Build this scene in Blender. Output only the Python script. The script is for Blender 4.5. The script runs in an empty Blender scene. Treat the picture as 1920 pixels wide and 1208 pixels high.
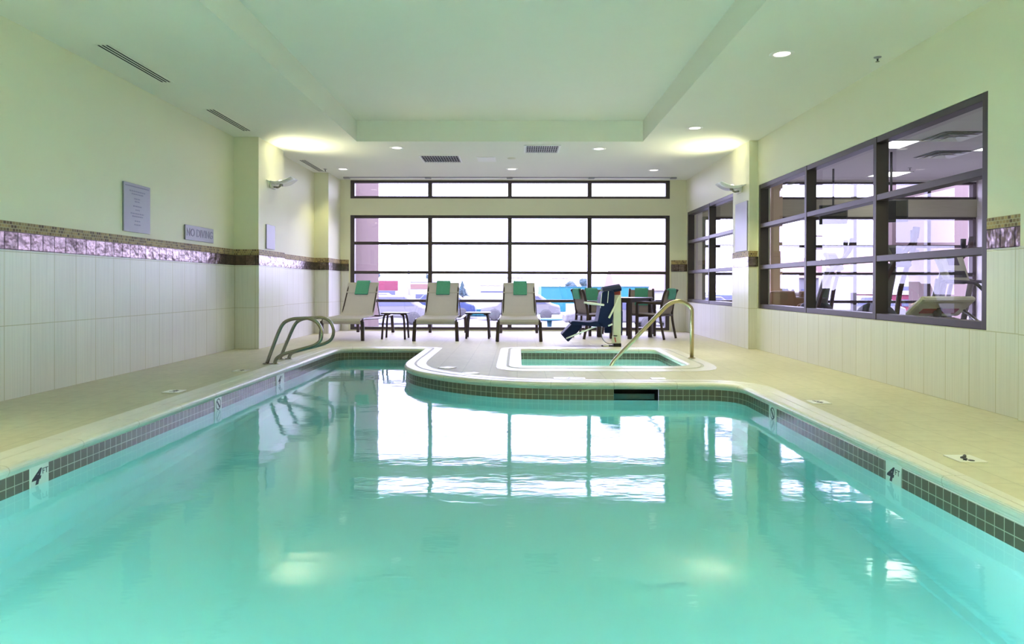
import bpy, bmesh, math, random
from mathutils import Vector, Matrix
random.seed(7)
PI = math.pi
C = bpy.context.scene.collection
SC = bpy.context.scene

# ------------------------------------------------------------------ camera, world, exposure
FPX = 1280.0
cam_d = bpy.data.cameras.new('camera'); cam = bpy.data.objects.new('camera', cam_d); C.objects.link(cam)
cam_d.sensor_width = 36.0; cam_d.sensor_fit = 'HORIZONTAL'
cam_d.lens = 36.0 * FPX / 1920.0
cam_d.shift_y = (541.1 - 604.0) / 1920.0
cam_d.clip_end = 600
_y, _p, _r = 0.0079, -0.0051, -0.0022
_R = Matrix.Rotation(_y, 3, 'Z') @ Matrix.Rotation(_p, 3, 'X') @ Matrix.Rotation(_r, 3, 'Y')
_M = (_R @ Matrix.Rotation(PI / 2, 3, 'X')).to_4x4()
_M.translation = (0, 0, 0.95)
cam.matrix_world = _M
SC.camera = cam

SKY_COL, SKY_STR = (0.67, 0.62, 1.0), 9.4
LAMP_COL = (1.0, 0.97, 0.50)
W = bpy.data.worlds.new('overcast_sky'); SC.world = W; W.use_nodes = True
_bg = W.node_tree.nodes['Background']
_bg.inputs[0].default_value = (*SKY_COL, 1); _bg.inputs[1].default_value = SKY_STR

SC.view_settings.view_transform = 'Standard'
SC.view_settings.look = 'None'
SC.view_settings.gamma = 1.0
SC.view_settings.use_curve_mapping = False
SC.view_settings.exposure = 0.42
cy = SC.cycles
cy.max_bounces = 12; cy.diffuse_bounces = 5; cy.glossy_bounces = 5; cy.transmission_bounces = 8
cy.transparent_max_bounces = 16; cy.volume_bounces = 0
cy.caustics_refractive = True; cy.caustics_reflective = False
cy.blur_glossy = 0.5
cy.sample_clamp_indirect = 0.0
cy.use_denoising = True

CEIL = 3.1135; XL = -4.164; XR = 3.581; YB = 14.07; YF = -3.2

# window openings guide daylight sampling (portals)
def portal(name, loc, rot, sx, sy):
    d = bpy.data.lights.new(name, 'AREA'); d.shape = 'RECTANGLE'; d.size = sx; d.size_y = sy
    d.cycles.is_portal = True
    o = bpy.data.objects.new(name, d); C.objects.link(o); o.location = loc; o.rotation_euler = rot
portal('daylight_opening', (-0.16, YB + 0.16, 1.2), (-PI / 2, 0, 0), 6.6, 2.4)
portal('daylight_opening', (-0.16, YB + 0.16, 2.92), (-PI / 2, 0, 0), 6.6, 0.38)
portal('daylight_opening', (6.7, YB + 0.16, 1.6), (-PI / 2, 0, 0), 5.8, 3.0)

# ------------------------------------------------------------------ helpers
def thing(name, label, cat, loc=(0, 0, 0), rz=0.0, group=None):
    o = bpy.data.objects.new(name, None); C.objects.link(o)
    o.location = loc; o.rotation_euler = (0, 0, rz); o.empty_display_size = 0.1
    o['label'] = label; o['category'] = cat
    if group: o['group'] = group
    return o

def tag(o, label, cat, group=None):
    o['label'] = label; o['category'] = cat
    if group: o['group'] = group
    return o

def kids(o):
    return [c for c in bpy.data.objects if c.parent == o]

def dup(root, loc, rz=None, label=None, group=None):
    r = root.copy(); C.objects.link(r); r.location = loc
    if rz is not None: r.rotation_euler = (0, 0, rz)
    if label: r['label'] = label
    if group: r['group'] = group
    for ch in kids(root):
        c = ch.copy(); C.objects.link(c); c.parent = r
        for g in kids(ch):
            d = g.copy(); C.objects.link(d); d.parent = c
    return r

def fillet(pts, r, n=6):
    pts = [Vector(p) for p in pts]; out = [pts[0]]
    for i in range(1, len(pts) - 1):
        a, b, c = pts[i - 1], pts[i], pts[i + 1]
        d1 = (a - b); d2 = (c - b)
        rr = min(r, d1.length * 0.49, d2.length * 0.49)
        p = b + d1.normalized() * rr; q = b + d2.normalized() * rr
        for k in range(n + 1):
            t = k / n
            out.append(p * (1 - t) ** 2 + b * 2 * t * (1 - t) + q * t * t)
    out.append(pts[-1]); return out

def catmull(pts, n=8, closed=False):
    P = [Vector(p) for p in pts]; out = []
    m = len(P)
    rng = range(m) if closed else range(m - 1)
    for i in rng:
        if closed: p0, p1, p2, p3 = P[(i - 1) % m], P[i], P[(i + 1) % m], P[(i + 2) % m]
        else: p0, p1, p2, p3 = P[max(i - 1, 0)], P[i], P[i + 1], P[min(i + 2, m - 1)]
        for k in range(n):
            t = k / n
            out.append(0.5 * ((2 * p1) + (p2 - p0) * t + (2 * p0 - 5 * p1 + 4 * p2 - p3) * t * t + (3 * p1 - p0 - 3 * p2 + p3) * t ** 3))
    if not closed: out.append(P[-1])
    return out

class MB:
    def __init__(s):
        s.bm = bmesh.new(); s.uv = s.bm.loops.layers.uv.new('UVMap'); s.done = set()
    def v(s, p): return s.bm.verts.new(p)
    def f(s, vs, mi=0, uvs=None, smooth=False):
        try: fc = s.bm.faces.new(vs)
        except ValueError: return None
        fc.material_index = mi; fc.smooth = smooth
        if uvs:
            for l, u in zip(fc.loops, uvs): l[s.uv].uv = u
            fc.tag = True
        return fc
    def poly(s, pts, mi=0): return s.f([s.v(p) for p in pts], mi)
    def box(s, x0, x1, y0, y1, z0, z1, mi=0, M=None):
        c = [(x0, y0, z0), (x1, y0, z0), (x1, y1, z0), (x0, y1, z0), (x0, y0, z1), (x1, y0, z1), (x1, y1, z1), (x0, y1, z1)]
        if M is not None: c = [M @ Vector(p) for p in c]
        vs = [s.v(p) for p in c]
        for q in ((0, 3, 2, 1), (4, 5, 6, 7), (0, 1, 5, 4), (1, 2, 6, 5), (2, 3, 7, 6), (3, 0, 4, 7)):
            s.f([vs[i] for i in q], mi)
        return s
    def bar(s, p, q, w, h, up=(0, 0, 1), mi=0):
        p, q = Vector(p), Vector(q); d = (q - p); L = d.length; d.normalize()
        up = Vector(up)
        if abs(d.dot(up)) > 0.98: up = Vector((0, 1, 0))
        x = d.cross(up).normalized(); z = x.cross(d)
        M = Matrix((x, d, z)).transposed().to_4x4(); M.translation = p
        return s.box(-w / 2, w / 2, 0, L, -h / 2, h / 2, mi, M)
    def ring_loft(s, rings, mi=0, closed=False, cap=True, smooth=True):
        R = [[s.v(p) for p in r] for r in rings]; n = len(R[0]); m = len(R)
        for i in range(m if closed else m - 1):
            a, b = R[i], R[(i + 1) % m]
            for j in range(n):
                s.f([a[j], a[(j + 1) % n], b[(j + 1) % n], b[j]], mi, smooth=smooth)
        if cap and not closed:
            s.f(list(reversed(R[0])), mi); s.f(R[-1], mi)
        return s
    def tube(s, pts, r, n=10, closed=False, mi=0, rads=None, sx=1.0):
        P = [Vector(p) for p in pts]; m = len(P); rings = []
        T = []
        for i in range(m):
            a = P[(i - 1) % m] if (closed or i > 0) else P[i]
            b = P[(i + 1) % m] if (closed or i < m - 1) else P[i]
            T.append((b - a).normalized())
        N = T[0].orthogonal().normalized()
        if abs(T[0].z) < 0.9: N = (Vector((0, 0, 1)) - T[0] * T[0].z).normalized()
        for i in range(m):
            if i:
                ax = T[i - 1].cross(T[i])
                if ax.length > 1e-6:
                    N = Matrix.Rotation(T[i - 1].angle(T[i]), 3, ax.normalized()) @ N
            B = T[i].cross(N)
            rr = rads[i] if rads else r
            rings.append([P[i] + N * (rr * math.cos(2 * PI * k / n)) + B * (rr * sx * math.sin(2 * PI * k / n)) for k in range(n)])
        return s.ring_loft(rings, mi, closed)
    def lathe(s, prof, n=24, M=None, mi=0, caps=True, smooth=True):
        rings = []
        for r, z in prof:
            ring = [Vector((r * math.cos(2 * PI * k / n), r * math.sin(2 * PI * k / n), z)) for k in range(n)]
            if M is not None: ring = [M @ p for p in ring]
            rings.append(ring)
        return s.ring_loft(rings, mi, False, caps, smooth)
    def prism(s, poly, z0, z1, mi=0, M=None):
        a = [Vector((p[0], p[1], z0)) for p in poly]; b = [Vector((p[0], p[1], z1)) for p in poly]
        if M is not None: a = [M @ p for p in a]; b = [M @ p for p in b]
        return s.ring_loft([a, b], mi, False, True, False)
    def sheet(s, prof, t, x0, x1, mi=0, M=None, wf=None):
        # profile of (y, z) points thickened by t and swept along x; wf(i) gives the half-width factor
        P = [Vector((0, p[0], p[1])) for p in prof]; m = len(P); up = []; dn = []
        for i in range(m):
            d = (P[min(i + 1, m - 1)] - P[max(i - 1, 0)]).normalized()
            nrm = Vector((0, -d.z, d.y))
            up.append(P[i] + nrm * t / 2); dn.append(P[i] - nrm * t / 2)
        xc = (x0 + x1) / 2; hw = (x1 - x0) / 2
        def X(p, sgn, i):
            w = hw * (wf(i / (m - 1)) if wf else 1)
            q = Vector((xc + sgn * w, p.y, p.z)); return M @ q if M is not None else q
        rings = []
        for i in range(m):
            rings.append([X(up[i], -1, i), X(up[i], 1, i), X(dn[i], 1, i), X(dn[i], -1, i)])
        return s.ring_loft(rings, mi, False, True, False)
    def build(s, name, mats, parent=None, bevel=0, smooth=None, label=None, recalc=True, loc=None):
        bm = s.bm
        if recalc: bmesh.ops.recalc_face_normals(bm, faces=[f for f in bm.faces])
        bm.normal_update()
        for f in bm.faces:
            if f.tag: continue
            n = f.normal; ax = max(range(3), key=lambda i: abs(n[i]))
            for l in f.loops:
                c = l.vert.co
                l[s.uv].uv = (c.x, c.y) if ax == 2 else ((c.y, c.z) if ax == 0 else (c.x, c.z))
        me = bpy.data.meshes.new(name); bm.to_mesh(me); bm.free()
        if not isinstance(mats, (list, tuple)): mats = [mats]
        for m in mats: me.materials.append(m)
        o = bpy.data.objects.new(name, me); C.objects.link(o)
        if smooth is not None:
            for p in me.polygons: p.use_smooth = smooth
        if bevel:
            b = o.modifiers.new('bevel', 'BEVEL'); b.width = bevel; b.segments = 2; b.limit_method = 'ANGLE'; b.angle_limit = 0.7
        if parent is not None: o.parent = parent
        if loc is not None: o.location = loc
        if label: o['label'] = label
        return o

def struct(o):
    o['kind'] = 'structure'; return o

def text_obj(name, s, size, M, mat, parent=None, shear=0.0, depth=0.0015, align='CENTER', spacing=1.0, bold=0.0):
    cu = bpy.data.curves.new(name, 'FONT'); cu.body = s; cu.size = size; cu.extrude = depth / 2
    cu.align_x = align; cu.align_y = 'CENTER'; cu.shear = shear; cu.resolution_u = 3; cu.space_line = spacing; cu.offset = bold
    t = bpy.data.objects.new(name + '_t', cu); C.objects.link(t)
    bpy.context.view_layer.update()
    me = bpy.data.meshes.new_from_object(t.evaluated_get(bpy.context.evaluated_depsgraph_get()))
    bpy.data.objects.remove(t); bpy.data.curves.remove(cu)
    me.transform(M); me.materials.clear(); me.materials.append(mat); me.name = name
    o = bpy.data.objects.new(name, me); C.objects.link(o)
    if parent is not None: o.parent = parent
    return o

# ------------------------------------------------------------------ materials
def nodes(name):
    m = bpy.data.materials.new(name); m.use_nodes = True
    nt = m.node_tree; return m, nt, nt.nodes['Principled BSDF'], nt.nodes.new, nt.links.new

def mat(name, col, rough=0.5, metal=0.0, var=0.06, scale=9.0, bump=0.0, bscale=60.0, stretch=None, spec=0.5, coat=0.0):
    m, nt, b, N, L = nodes(name)
    b.inputs['Roughness'].default_value = rough; b.inputs['Metallic'].default_value = metal
    b.inputs['Specular IOR Level'].default_value = spec; b.inputs['Coat Weight'].default_value = coat
    tc = N('ShaderNodeTexCoord'); src = tc.outputs['Object']
    if stretch:
        mp = N('ShaderNodeMapping'); mp.inputs['Scale'].default_value = stretch; L(src, mp.inputs[0]); src = mp.outputs[0]
    nz = N('ShaderNodeTexNoise'); nz.inputs['Scale'].default_value = scale; nz.inputs['Detail'].default_value = 3; L(src, nz.inputs['Vector'])
    mx = N('ShaderNodeMix'); mx.data_type = 'RGBA'
    mx.inputs[6].default_value = (*[max(0, c * (1 - var)) for c in col], 1); mx.inputs[7].default_value = (*[min(1, c * (1 + var)) for c in col], 1)
    L(nz.outputs['Fac'], mx.inputs[0]); L(mx.outputs[2], b.inputs['Base Color'])
    if bump:
        n2 = N('ShaderNodeTexNoise'); n2.inputs['Scale'].default_value = bscale; L(src, n2.inputs['Vector'])
        bp = N('ShaderNodeBump'); bp.inputs['Strength'].default_value = bump; bp.inputs['Distance'].default_value = 0.004
        L(n2.outputs['Fac'], bp.inputs['Height']); L(bp.outputs[0], b.inputs['Normal'])
    return m

def tile(name, c1, c2, grout, w, h, mortar, rough=0.35, metal=0.0, offset=0.0, bump=0.3, wave=0.0, uoff=(0, 0), spec=0.5, streak=0.0, vari=0.0):
    m, nt, b, N, L = nodes(name)
    b.inputs['Roughness'].default_value = rough; b.inputs['Metallic'].default_value = metal; b.inputs['Specular IOR Level'].default_value = spec
    tc = N('ShaderNodeTexCoord'); mp = N('ShaderNodeMapping'); L(tc.outputs['UV'], mp.inputs[0])
    mp.inputs['Location'].default_value = (uoff[0], uoff[1], 0)
    br = N('ShaderNodeTexBrick'); br.offset = offset; br.squash = 1.0; br.offset_frequency = 2
    br.inputs['Scale'].default_value = 1.0; br.inputs['Mortar Size'].default_value = mortar; br.inputs['Mortar Smooth'].default_value = 0.1
    br.inputs['Brick Width'].default_value = w; br.inputs['Row Height'].default_value = h
    br.inputs['Color1'].default_value = (*c1, 1); br.inputs['Color2'].default_value = (*c2, 1); br.inputs['Mortar'].default_value = (*grout, 1)
    L(mp.outputs[0], br.inputs['Vector'])
    col = br.outputs['Color']
    if streak:
        m2 = N('ShaderNodeMapping'); m2.inputs['Scale'].default_value = (60, 1.2, 1); L(tc.outputs['UV'], m2.inputs[0])
        nz = N('ShaderNodeTexNoise'); nz.inputs['Scale'].default_value = 1.0; nz.inputs['Detail'].default_value = 2; L(m2.outputs[0], nz.inputs['Vector'])
        mx = N('ShaderNodeMix'); mx.data_type = 'RGBA'; mx.blend_type = 'MULTIPLY'; mx.inputs[0].default_value = streak
        L(col, mx.inputs[6]); L(nz.outputs['Color'], mx.inputs[7])
        cr = N('ShaderNodeValToRGB'); cr.color_ramp.elements[0].color = (.75, .75, .75, 1); cr.color_ramp.elements[1].color = (1, 1, 1, 1)
        cr.color_ramp.elements[0].position = .3; cr.color_ramp.elements[1].position = .6
        L(nz.outputs['Fac'], cr.inputs[0]); L(cr.outputs[0], mx.inputs[7]); col = mx.outputs[2]
    if vari:
        nz = N('ShaderNodeTexNoise'); nz.inputs['Scale'].default_value = 14.0; nz.inputs['Detail'].default_value = 4; L(tc.outputs['UV'], nz.inputs['Vector'])
        cr = N('ShaderNodeValToRGB'); cr.color_ramp.elements[0].color = (1 - vari,) * 3 + (1,); cr.color_ramp.elements[1].color = (1, 1, 1, 1)
        cr.color_ramp.elements[0].position = .35; cr.color_ramp.elements[1].position = .65
        L(nz.outputs['Fac'], cr.inputs[0])
        mx = N('ShaderNodeMix'); mx.data_type = 'RGBA'; mx.blend_type = 'MULTIPLY'; mx.inputs[0].default_value = 1
        L(col, mx.inputs[6]); L(cr.outputs[0], mx.inputs[7]); col = mx.outputs[2]
    L(col, b.inputs['Base Color'])
    bp = N('ShaderNodeBump'); bp.inputs['Strength'].default_value = bump; bp.inputs['Distance'].default_value = 0.003; bp.invert = True
    L(br.outputs['Fac'], bp.inputs['Height']); nrm = bp.outputs[0]
    if wave:
        n2 = N('ShaderNodeTexNoise'); n2.inputs['Scale'].default_value = 9.0; n2.inputs['Detail'].default_value = 2; L(tc.outputs['UV'], n2.inputs['Vector'])
        b2 = N('ShaderNodeBump'); b2.inputs['Strength'].default_value = wave; b2.inputs['Distance'].default_value = 0.02
        L(n2.outputs['Fac'], b2.inputs['Height']); L(nrm, b2.inputs['Normal']); nrm = b2.outputs[0]
    L(nrm, b.inputs['Normal'])
    return m

def emit(name, col, s):
    m, nt, b, N, L = nodes(name)
    b.inputs['Base Color'].default_value = (*col, 1); b.inputs['Emission Color'].default_value = (*col, 1); b.inputs['Emission Strength'].default_value = s
    return m

def glass_pane(name, tint=(0.93, 0.96, 0.97), rough=0.0, ior=1.5):
    m, nt, b, N, L = nodes(name); nt.nodes.remove(b)
    out = nt.nodes['Material Output']
    tr = N('ShaderNodeBsdfTransparent'); tr.inputs[0].default_value = (*tint, 1)
    gl = N('ShaderNodeBsdfGlossy'); gl.inputs['Roughness'].default_value = rough
    lw = N('ShaderNodeLayerWeight'); lw.inputs[0].default_value = 0.5
    pw = N('ShaderNodeMath'); pw.operation = 'POWER'; pw.inputs[1].default_value = 5.0; L(lw.outputs['Facing'], pw.inputs[0])
    fr = N('ShaderNodeMath'); fr.operation = 'MULTIPLY_ADD'; fr.inputs[1].default_value = 0.90; fr.inputs[2].default_value = 0.07; L(pw.outputs[0], fr.inputs[0])
    mx = N('ShaderNodeMixShader'); L(fr.outputs[0], mx.inputs[0]); L(tr.outputs[0], mx.inputs[1]); L(gl.outputs[0], mx.inputs[2])
    L(mx.outputs[0], out.inputs[0]); return m

def water_mat(name, absorb, dens, bump=0.12, scale=2.2, dist=0.02, rough=0.05):
    m, nt, b, N, L = nodes(name); nt.nodes.remove(b)
    out = nt.nodes['Material Output']
    g = N('ShaderNodeBsdfGlass'); g.inputs['IOR'].default_value = 1.33; g.inputs['Roughness'].default_value = rough
    tc = N('ShaderNodeTexCoord')
    mp = N('ShaderNodeMapping'); mp.inputs['Scale'].default_value = (0.8, 1.5, 1); L(tc.outputs['Object'], mp.inputs[0])
    n1 = N('ShaderNodeTexNoise'); n1.inputs['Scale'].default_value = scale; n1.inputs['Detail'].default_value = 4; n1.inputs['Roughness'].default_value = .55; L(mp.outputs[0], n1.inputs['Vector'])
    bp = N('ShaderNodeBump'); bp.inputs['Strength'].default_value = bump; bp.inputs['Distance'].default_value = dist
    L(n1.outputs['Fac'], bp.inputs['Height']); L(bp.outputs[0], g.inputs['Normal'])
    va = N('ShaderNodeVolumeAbsorption'); va.inputs[0].default_value = (*absorb, 1); va.inputs[1].default_value = dens
    L(g.outputs[0], out.inputs[0]); L(va.outputs[0], out.inputs['Volume'])
    return m

M = {}
M['paint'] = mat('wall_paint', (0.78, 0.77, 0.58), 0.55, var=0.015, scale=3)
M['ceil'] = mat('ceiling_paint', (0.80, 0.81, 0.72), 0.7, var=0.012, scale=3)
M['wainscot'] = tile('wainscot_tile', (0.74, 0.73, 0.67), (0.71, 0.70, 0.64), (0.52, 0.50, 0.36), 0.30, 0.6075, 0.004, rough=0.32, bump=0.25, streak=0.35)
M['mosaic'] = tile('mosaic_tile', (0.46, 0.33, 0.13), (0.10, 0.055, 0.03), (0.46, 0.40, 0.24), 0.034, 0.0283, 0.0032, rough=0.55, spec=.25, offset=0.5, bump=0.5, uoff=(0, -1.38))
M['metal_tile'] = tile('bronze_tile', (0.31, 0.25, 0.235), (0.20, 0.16, 0.145), (0.05, 0.035, 0.03), 0.15, 0.149, 0.006, rough=0.22, metal=0.85, bump=0.8, wave=0.5, uoff=(0, -1.231), vari=0.5)
M['deck'] = tile('deck_tile', (0.63, 0.595, 0.47), (0.605, 0.57, 0.45), (0.52, 0.49, 0.39), 0.30, 0.30, 0.004, rough=0.55, bump=0.15, vari=0.08, spec=0.12)
M['coping'] = tile('coping_stone', (0.73, 0.71, 0.64), (0.71, 0.69, 0.62), (0.54, 0.51, 0.44), 0.61, 4.0, 0.004, rough=0.35, bump=0.1, vari=0.05)
M['coping_groove'] = mat('coping_groove', (0.50, 0.50, 0.42), 0.6)
M['pool_tile'] = tile('waterline_tile', (0.17, 0.14, 0.105), (0.145, 0.12, 0.09), (0.50, 0.46, 0.36), 0.061, 0.061, 0.0025, rough=0.25, bump=0.3, uoff=(0, 0.06))
M['plaster'] = mat('pool_plaster', (0.80, 0.86, 0.84), 0.7, var=0.03, scale=2)
M['water'] = water_mat('pool_water', (0.09, 0.92, 0.94), 0.40)
M['spa_water'] = water_mat('spa_water', (0.2, 0.95, 0.88), 0.4, bump=0.18, scale=4)
M['steel'] = mat('brushed_steel', (0.34, 0.33, 0.28), 0.25, 1.0, var=0.1, scale=20)
M['brass'] = mat('brass_toned_steel', (0.52, 0.46, 0.30), 0.28, 1.0, var=0.1, scale=20)
M['bronze'] = mat('dark_bronze_frame', (0.055, 0.043, 0.042), 0.42, 0.2, var=0.1, spec=0.6)
M['glass'] = glass_pane('clear_glass')
M['dark'] = mat('dark_void', (0.02, 0.02, 0.02), 0.8)
M['brown'] = mat('dark_brown_metal', (0.045, 0.03, 0.03), 0.4, 0.3, var=0.1)
M['sling'] = mat('beige_sling_mesh', (0.62, 0.59, 0.585), 0.75, var=0.06, scale=40, bump=0.3, bscale=250)
M['sling2'] = mat('grey_brown_sling_mesh', (0.30, 0.26, 0.25), 0.7, var=0.08, scale=40, bump=0.3, bscale=250)
M['towel'] = mat('green_terry', (0.09, 0.36, 0.28), 0.95, var=0.12, scale=30, bump=0.6, bscale=160)
M['sign'] = mat('grey_sign', (0.30, 0.30, 0.36), 0.4, var=0.03)
M['sign_text'] = mat('sign_lettering', (0.20, 0.20, 0.27), 0.5)
M['white'] = mat('white_enamel', (0.82, 0.82, 0.78), 0.4, var=0.02)
M['cream'] = mat('cream_enamel', (0.72, 0.72, 0.58), 0.4, var=0.03)
M['navy'] = mat('navy_vinyl', (0.006, 0.013, 0.06), 0.6, spec=0.2, var=0.15, bump=0.1, bscale=30)
M['red'] = mat('red_label', (0.40, 0.05, 0.04), 0.5)
M['black'] = mat('black_plastic', (0.015, 0.015, 0.018), 0.45)
M['marker'] = mat('white_marker_tile', (0.80, 0.80, 0.76), 0.3, var=0.02)
M['ink'] = mat('black_marker_ink', (0.012, 0.015, 0.02), 0.45)
M['louver'] = mat('grey_louver', (0.34, 0.34, 0.36), 0.5)
M['lens'] = emit('lamp_lens', (1, 0.98, 0.86), 2.0)
M['frost'] = mat('frosted_sconce_glass', (0.85, 0.86, 0.84), 0.25, var=0.02)
M['brick'] = tile('red_brick', (0.12, 0.045, 0.04), (0.04, 0.019, 0.022), (0.20, 0.155, 0.14), 0.21, 0.075, 0.012, rough=0.9, offset=0.5, bump=0.5, spec=0.1, vari=0.5)
M['gym_ceil'] = tile('acoustic_tile', (0.82, 0.80, 0.77), (0.80, 0.78, 0.75), (0.60, 0.58, 0.56), 1.2, 0.6, 0.012, rough=0.9, bump=0.2)
M['gym_wall'] = mat('gym_paint', (0.78, 0.75, 0.73), 0.7, var=0.02)
M['gym_floor'] = mat('gym_carpet', (0.42, 0.40, 0.39), 0.95, var=0.2, scale=60)
M['oak'] = mat('oak_soffit', (0.42, 0.40, 0.30), 0.6, var=0.16, scale=3, stretch=(1, 1, 22))
M['tan'] = mat('tan_reflection_tone', (0.62, 0.47, 0.32), 0.6, var=0.03)
M['tan_leather'] = mat('tan_upholstery', (0.42, 0.26, 0.16), 0.6, var=0.08)
M['mach'] = mat('machine_grey', (0.20, 0.19, 0.18), 0.4, 0.2, var=0.05)
M['mach_dk'] = mat('machine_charcoal', (0.06, 0.06, 0.07), 0.45, 0.1)
M['mach_br'] = mat('machine_brown', (0.09, 0.055, 0.055), 0.5)
M['troffer'] = emit('troffer_lens', (1, 0.98, 0.93), 6.5)

def matte(m):          # unglazed masonry: diffuse only
    nt = m.node_tree; b = nt.nodes['Principled BSDF']; d = nt.nodes.new('ShaderNodeBsdfDiffuse')
    nt.links.new(b.inputs['Base Color'].links[0].from_socket, d.inputs['Color'])
    nt.links.new(d.outputs[0], nt.nodes['Material Output'].inputs[0])
matte(M['brick'])
def translucent(m, col, f):
    nt = m.node_tree; b = nt.nodes['Principled BSDF']; t = nt.nodes.new('ShaderNodeBsdfTranslucent'); t.inputs[0].default_value = (*col, 1)
    x = nt.nodes.new('ShaderNodeMixShader'); x.inputs[0].default_value = f
    nt.links.new(b.outputs[0], x.inputs[1]); nt.links.new(t.outputs[0], x.inputs[2]); nt.links.new(x.outputs[0], nt.nodes['Material Output'].inputs[0])
translucent(M['sling'], (.66, .63, .63), .34); translucent(M['sling2'], (.42, .36, .36), .25)

# ------------------------------------------------------------------ plan helpers
def off2(pts, d, closed=True):
    # offset a plan polyline by d to its left
    P = [Vector((p[0], p[1])) for p in pts]; m = len(P); out = []
    for i in range(m):
        n = []
        if closed or i > 0: e = (P[i] - P[(i - 1) % m]).normalized(); n.append(Vector((-e.y, e.x)))
        if closed or i < m - 1: e = (P[(i + 1) % m] - P[i]).normalized(); n.append(Vector((-e.y, e.x)))
        if len(n) == 2:
            k = n[0] + n[1]; den = 1 + n[0].dot(n[1]); q = k / max(den, 0.25)
        else: q = n[0]
        out.append(P[i] + q * d)
    return out

def round_poly(pts, radii, n=8):
    out = []; m = len(pts)
    for i in range(m):
        a, b, c = Vector(pts[i - 1]), Vector(pts[i]), Vector(pts[(i + 1) % m]); r = radii[i]
        if r <= 0: out.append(b); continue
        p = b + (a - b).normalized() * r; q = b + (c - b).normalized() * r
        for k in range(n + 1):
            t = k / n; out.append(p * (1 - t) ** 2 + b * 2 * t * (1 - t) + q * t * t)
    return out

def sweep(mb, pts, prof, mis=None, skip=None, vz=True, closed=True, warp=None, mif=None):
    loops = []
    for d, z in prof:
        o = off2(pts, d, closed)
        if warp: o = [warp(p, d) for p in o]
        loops.append([mb.v((p.x, p.y, z)) for p in o])
    m = len(pts); s = [0.0]
    for i in range(m): s.append(s[-1] + (Vector(pts[(i + 1) % m][:2]) - Vector(pts[i][:2])).length)
    vv = [0.0]
    for k in range(1, len(prof)): vv.append(vv[-1] + math.hypot(prof[k][0] - prof[k - 1][0], prof[k][1] - prof[k - 1][1]))
    for k in range(len(prof) - 1):
        for i in range(m if closed else m - 1):
            if skip and skip(i, k): continue
            j = (i + 1) % m; mi = mis[k] if mis else 0
            if mif: mi = mif(i, k, mi)
            va, vb = (prof[k][1], prof[k + 1][1]) if vz else (vv[k], vv[k + 1])
            mb.f([loops[k][i], loops[k][j], loops[k + 1][j], loops[k + 1][i]], mi,
                 [(s[i], va), (s[i + 1], va), (s[i + 1], vb), (s[i], vb)])
    return loops

def fill(mb, loops_pts, z, mi=0):
    es = []
    for lp in loops_pts:
        vs = [mb.v((p[0], p[1], z)) for p in lp]
        for i in range(len(vs)): es.append(mb.bm.edges.new((vs[i], vs[(i + 1) % len(vs)])))
    r = bmesh.ops.triangle_fill(mb.bm, use_beauty=True, use_dissolve=False, edges=es, normal=(0, 0, 1))
    for g in r['geom']:
        if isinstance(g, bmesh.types.BMFace):
            g.material_index = mi
            if g.normal.z < 0: g.normal_flip()

def strip(mb, pts, z0, z1, t, mi=0):
    # thin cladding of thickness t on the right-hand (room) side of a plan path
    fr = off2(pts, -t, False); bk = off2(pts, 0.02, False); m = len(pts); s = 0
    V = [[mb.v((b.x, b.y, z0)), mb.v((f.x, f.y, z0)), mb.v((f.x, f.y, z1)), mb.v((b.x, b.y, z1))] for f, b in zip(fr, bk)]
    for i in range(m - 1):
        L = (Vector(pts[i + 1]) - Vector(pts[i])).length
        a, b = V[i], V[i + 1]
        mb.f([a[1], b[1], b[2], a[2]], mi, [(s, z0), (s + L, z0), (s + L, z1), (s, z1)])
        mb.f([a[2], b[2], b[3], a[3]], mi); mb.f([a[0], a[3], b[3], b[0]], mi); mb.f([b[0], b[1], a[1], a[0]], mi)
        s += L
    mb.f(V[0], mi); mb.f(list(reversed(V[-1])), mi)

# ------------------------------------------------------------------ room shell
ZW = 1.231; ZB = 1.380; ZM = 1.465          # top of wainscot, of bronze band, of mosaic band
left_path = [(XL, YF), (XL, 9.99), (-3.80, 9.99), (-3.80, 11.07), (-3.93, 11.07), (-3.93, 13.17), (-3.655, 13.17), (-3.655, YB)]
mb = MB()
mb.prism([(XL - .3, YF)] + left_path + [(XL - .3, YB)], -0.1, CEIL + .4)
wl = struct(mb.build('wall_left', M['paint']))
def clad(parent, paths):
    a, b, c = MB(), MB(), MB()
    for p, z0, z1, band in paths:
        strip(a, p, z0, z1, 0.010)
        if band: strip(b, p, ZW, ZB, 0.014); strip(c, p, ZB, ZM, 0.012)
    a.build('tile_wainscot', M['wainscot'], parent, label='cream tall tile wainscot')
    b.build('bronze_tile_band', M['metal_tile'], parent, label='row of glossy bronze tiles')
    c.build('mosaic_band', M['mosaic'], parent, label='small brown and gold mosaic tiles')
clad(wl, [(left_path, 0, ZW, True)])

# back wall with the big window and the clerestory above it
WX0, WX1 = -3.45, 3.13
mb = MB(); T = .28
mb.box(-3.9, WX0, YB, YB + T, -.1, CEIL + .4); mb.box(WX1, 3.62, YB, YB + T, -.1, CEIL + .4)
mb.box(WX0, WX1, YB, YB + T, 2.385, 2.730); mb.box(WX0, WX1, YB, YB + T, 3.105, CEIL + .4); mb.box(WX0, WX1, YB, YB + T, -.1, 0.022)
wb = struct(mb.build('wall_back', M['paint']))
clad(wb, [([(-3.64, YB), (WX0 - .03, YB)], 0, ZW, True), ([(WX1 + .03, YB), (3.46, YB)], 0, ZW, True)])

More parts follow.
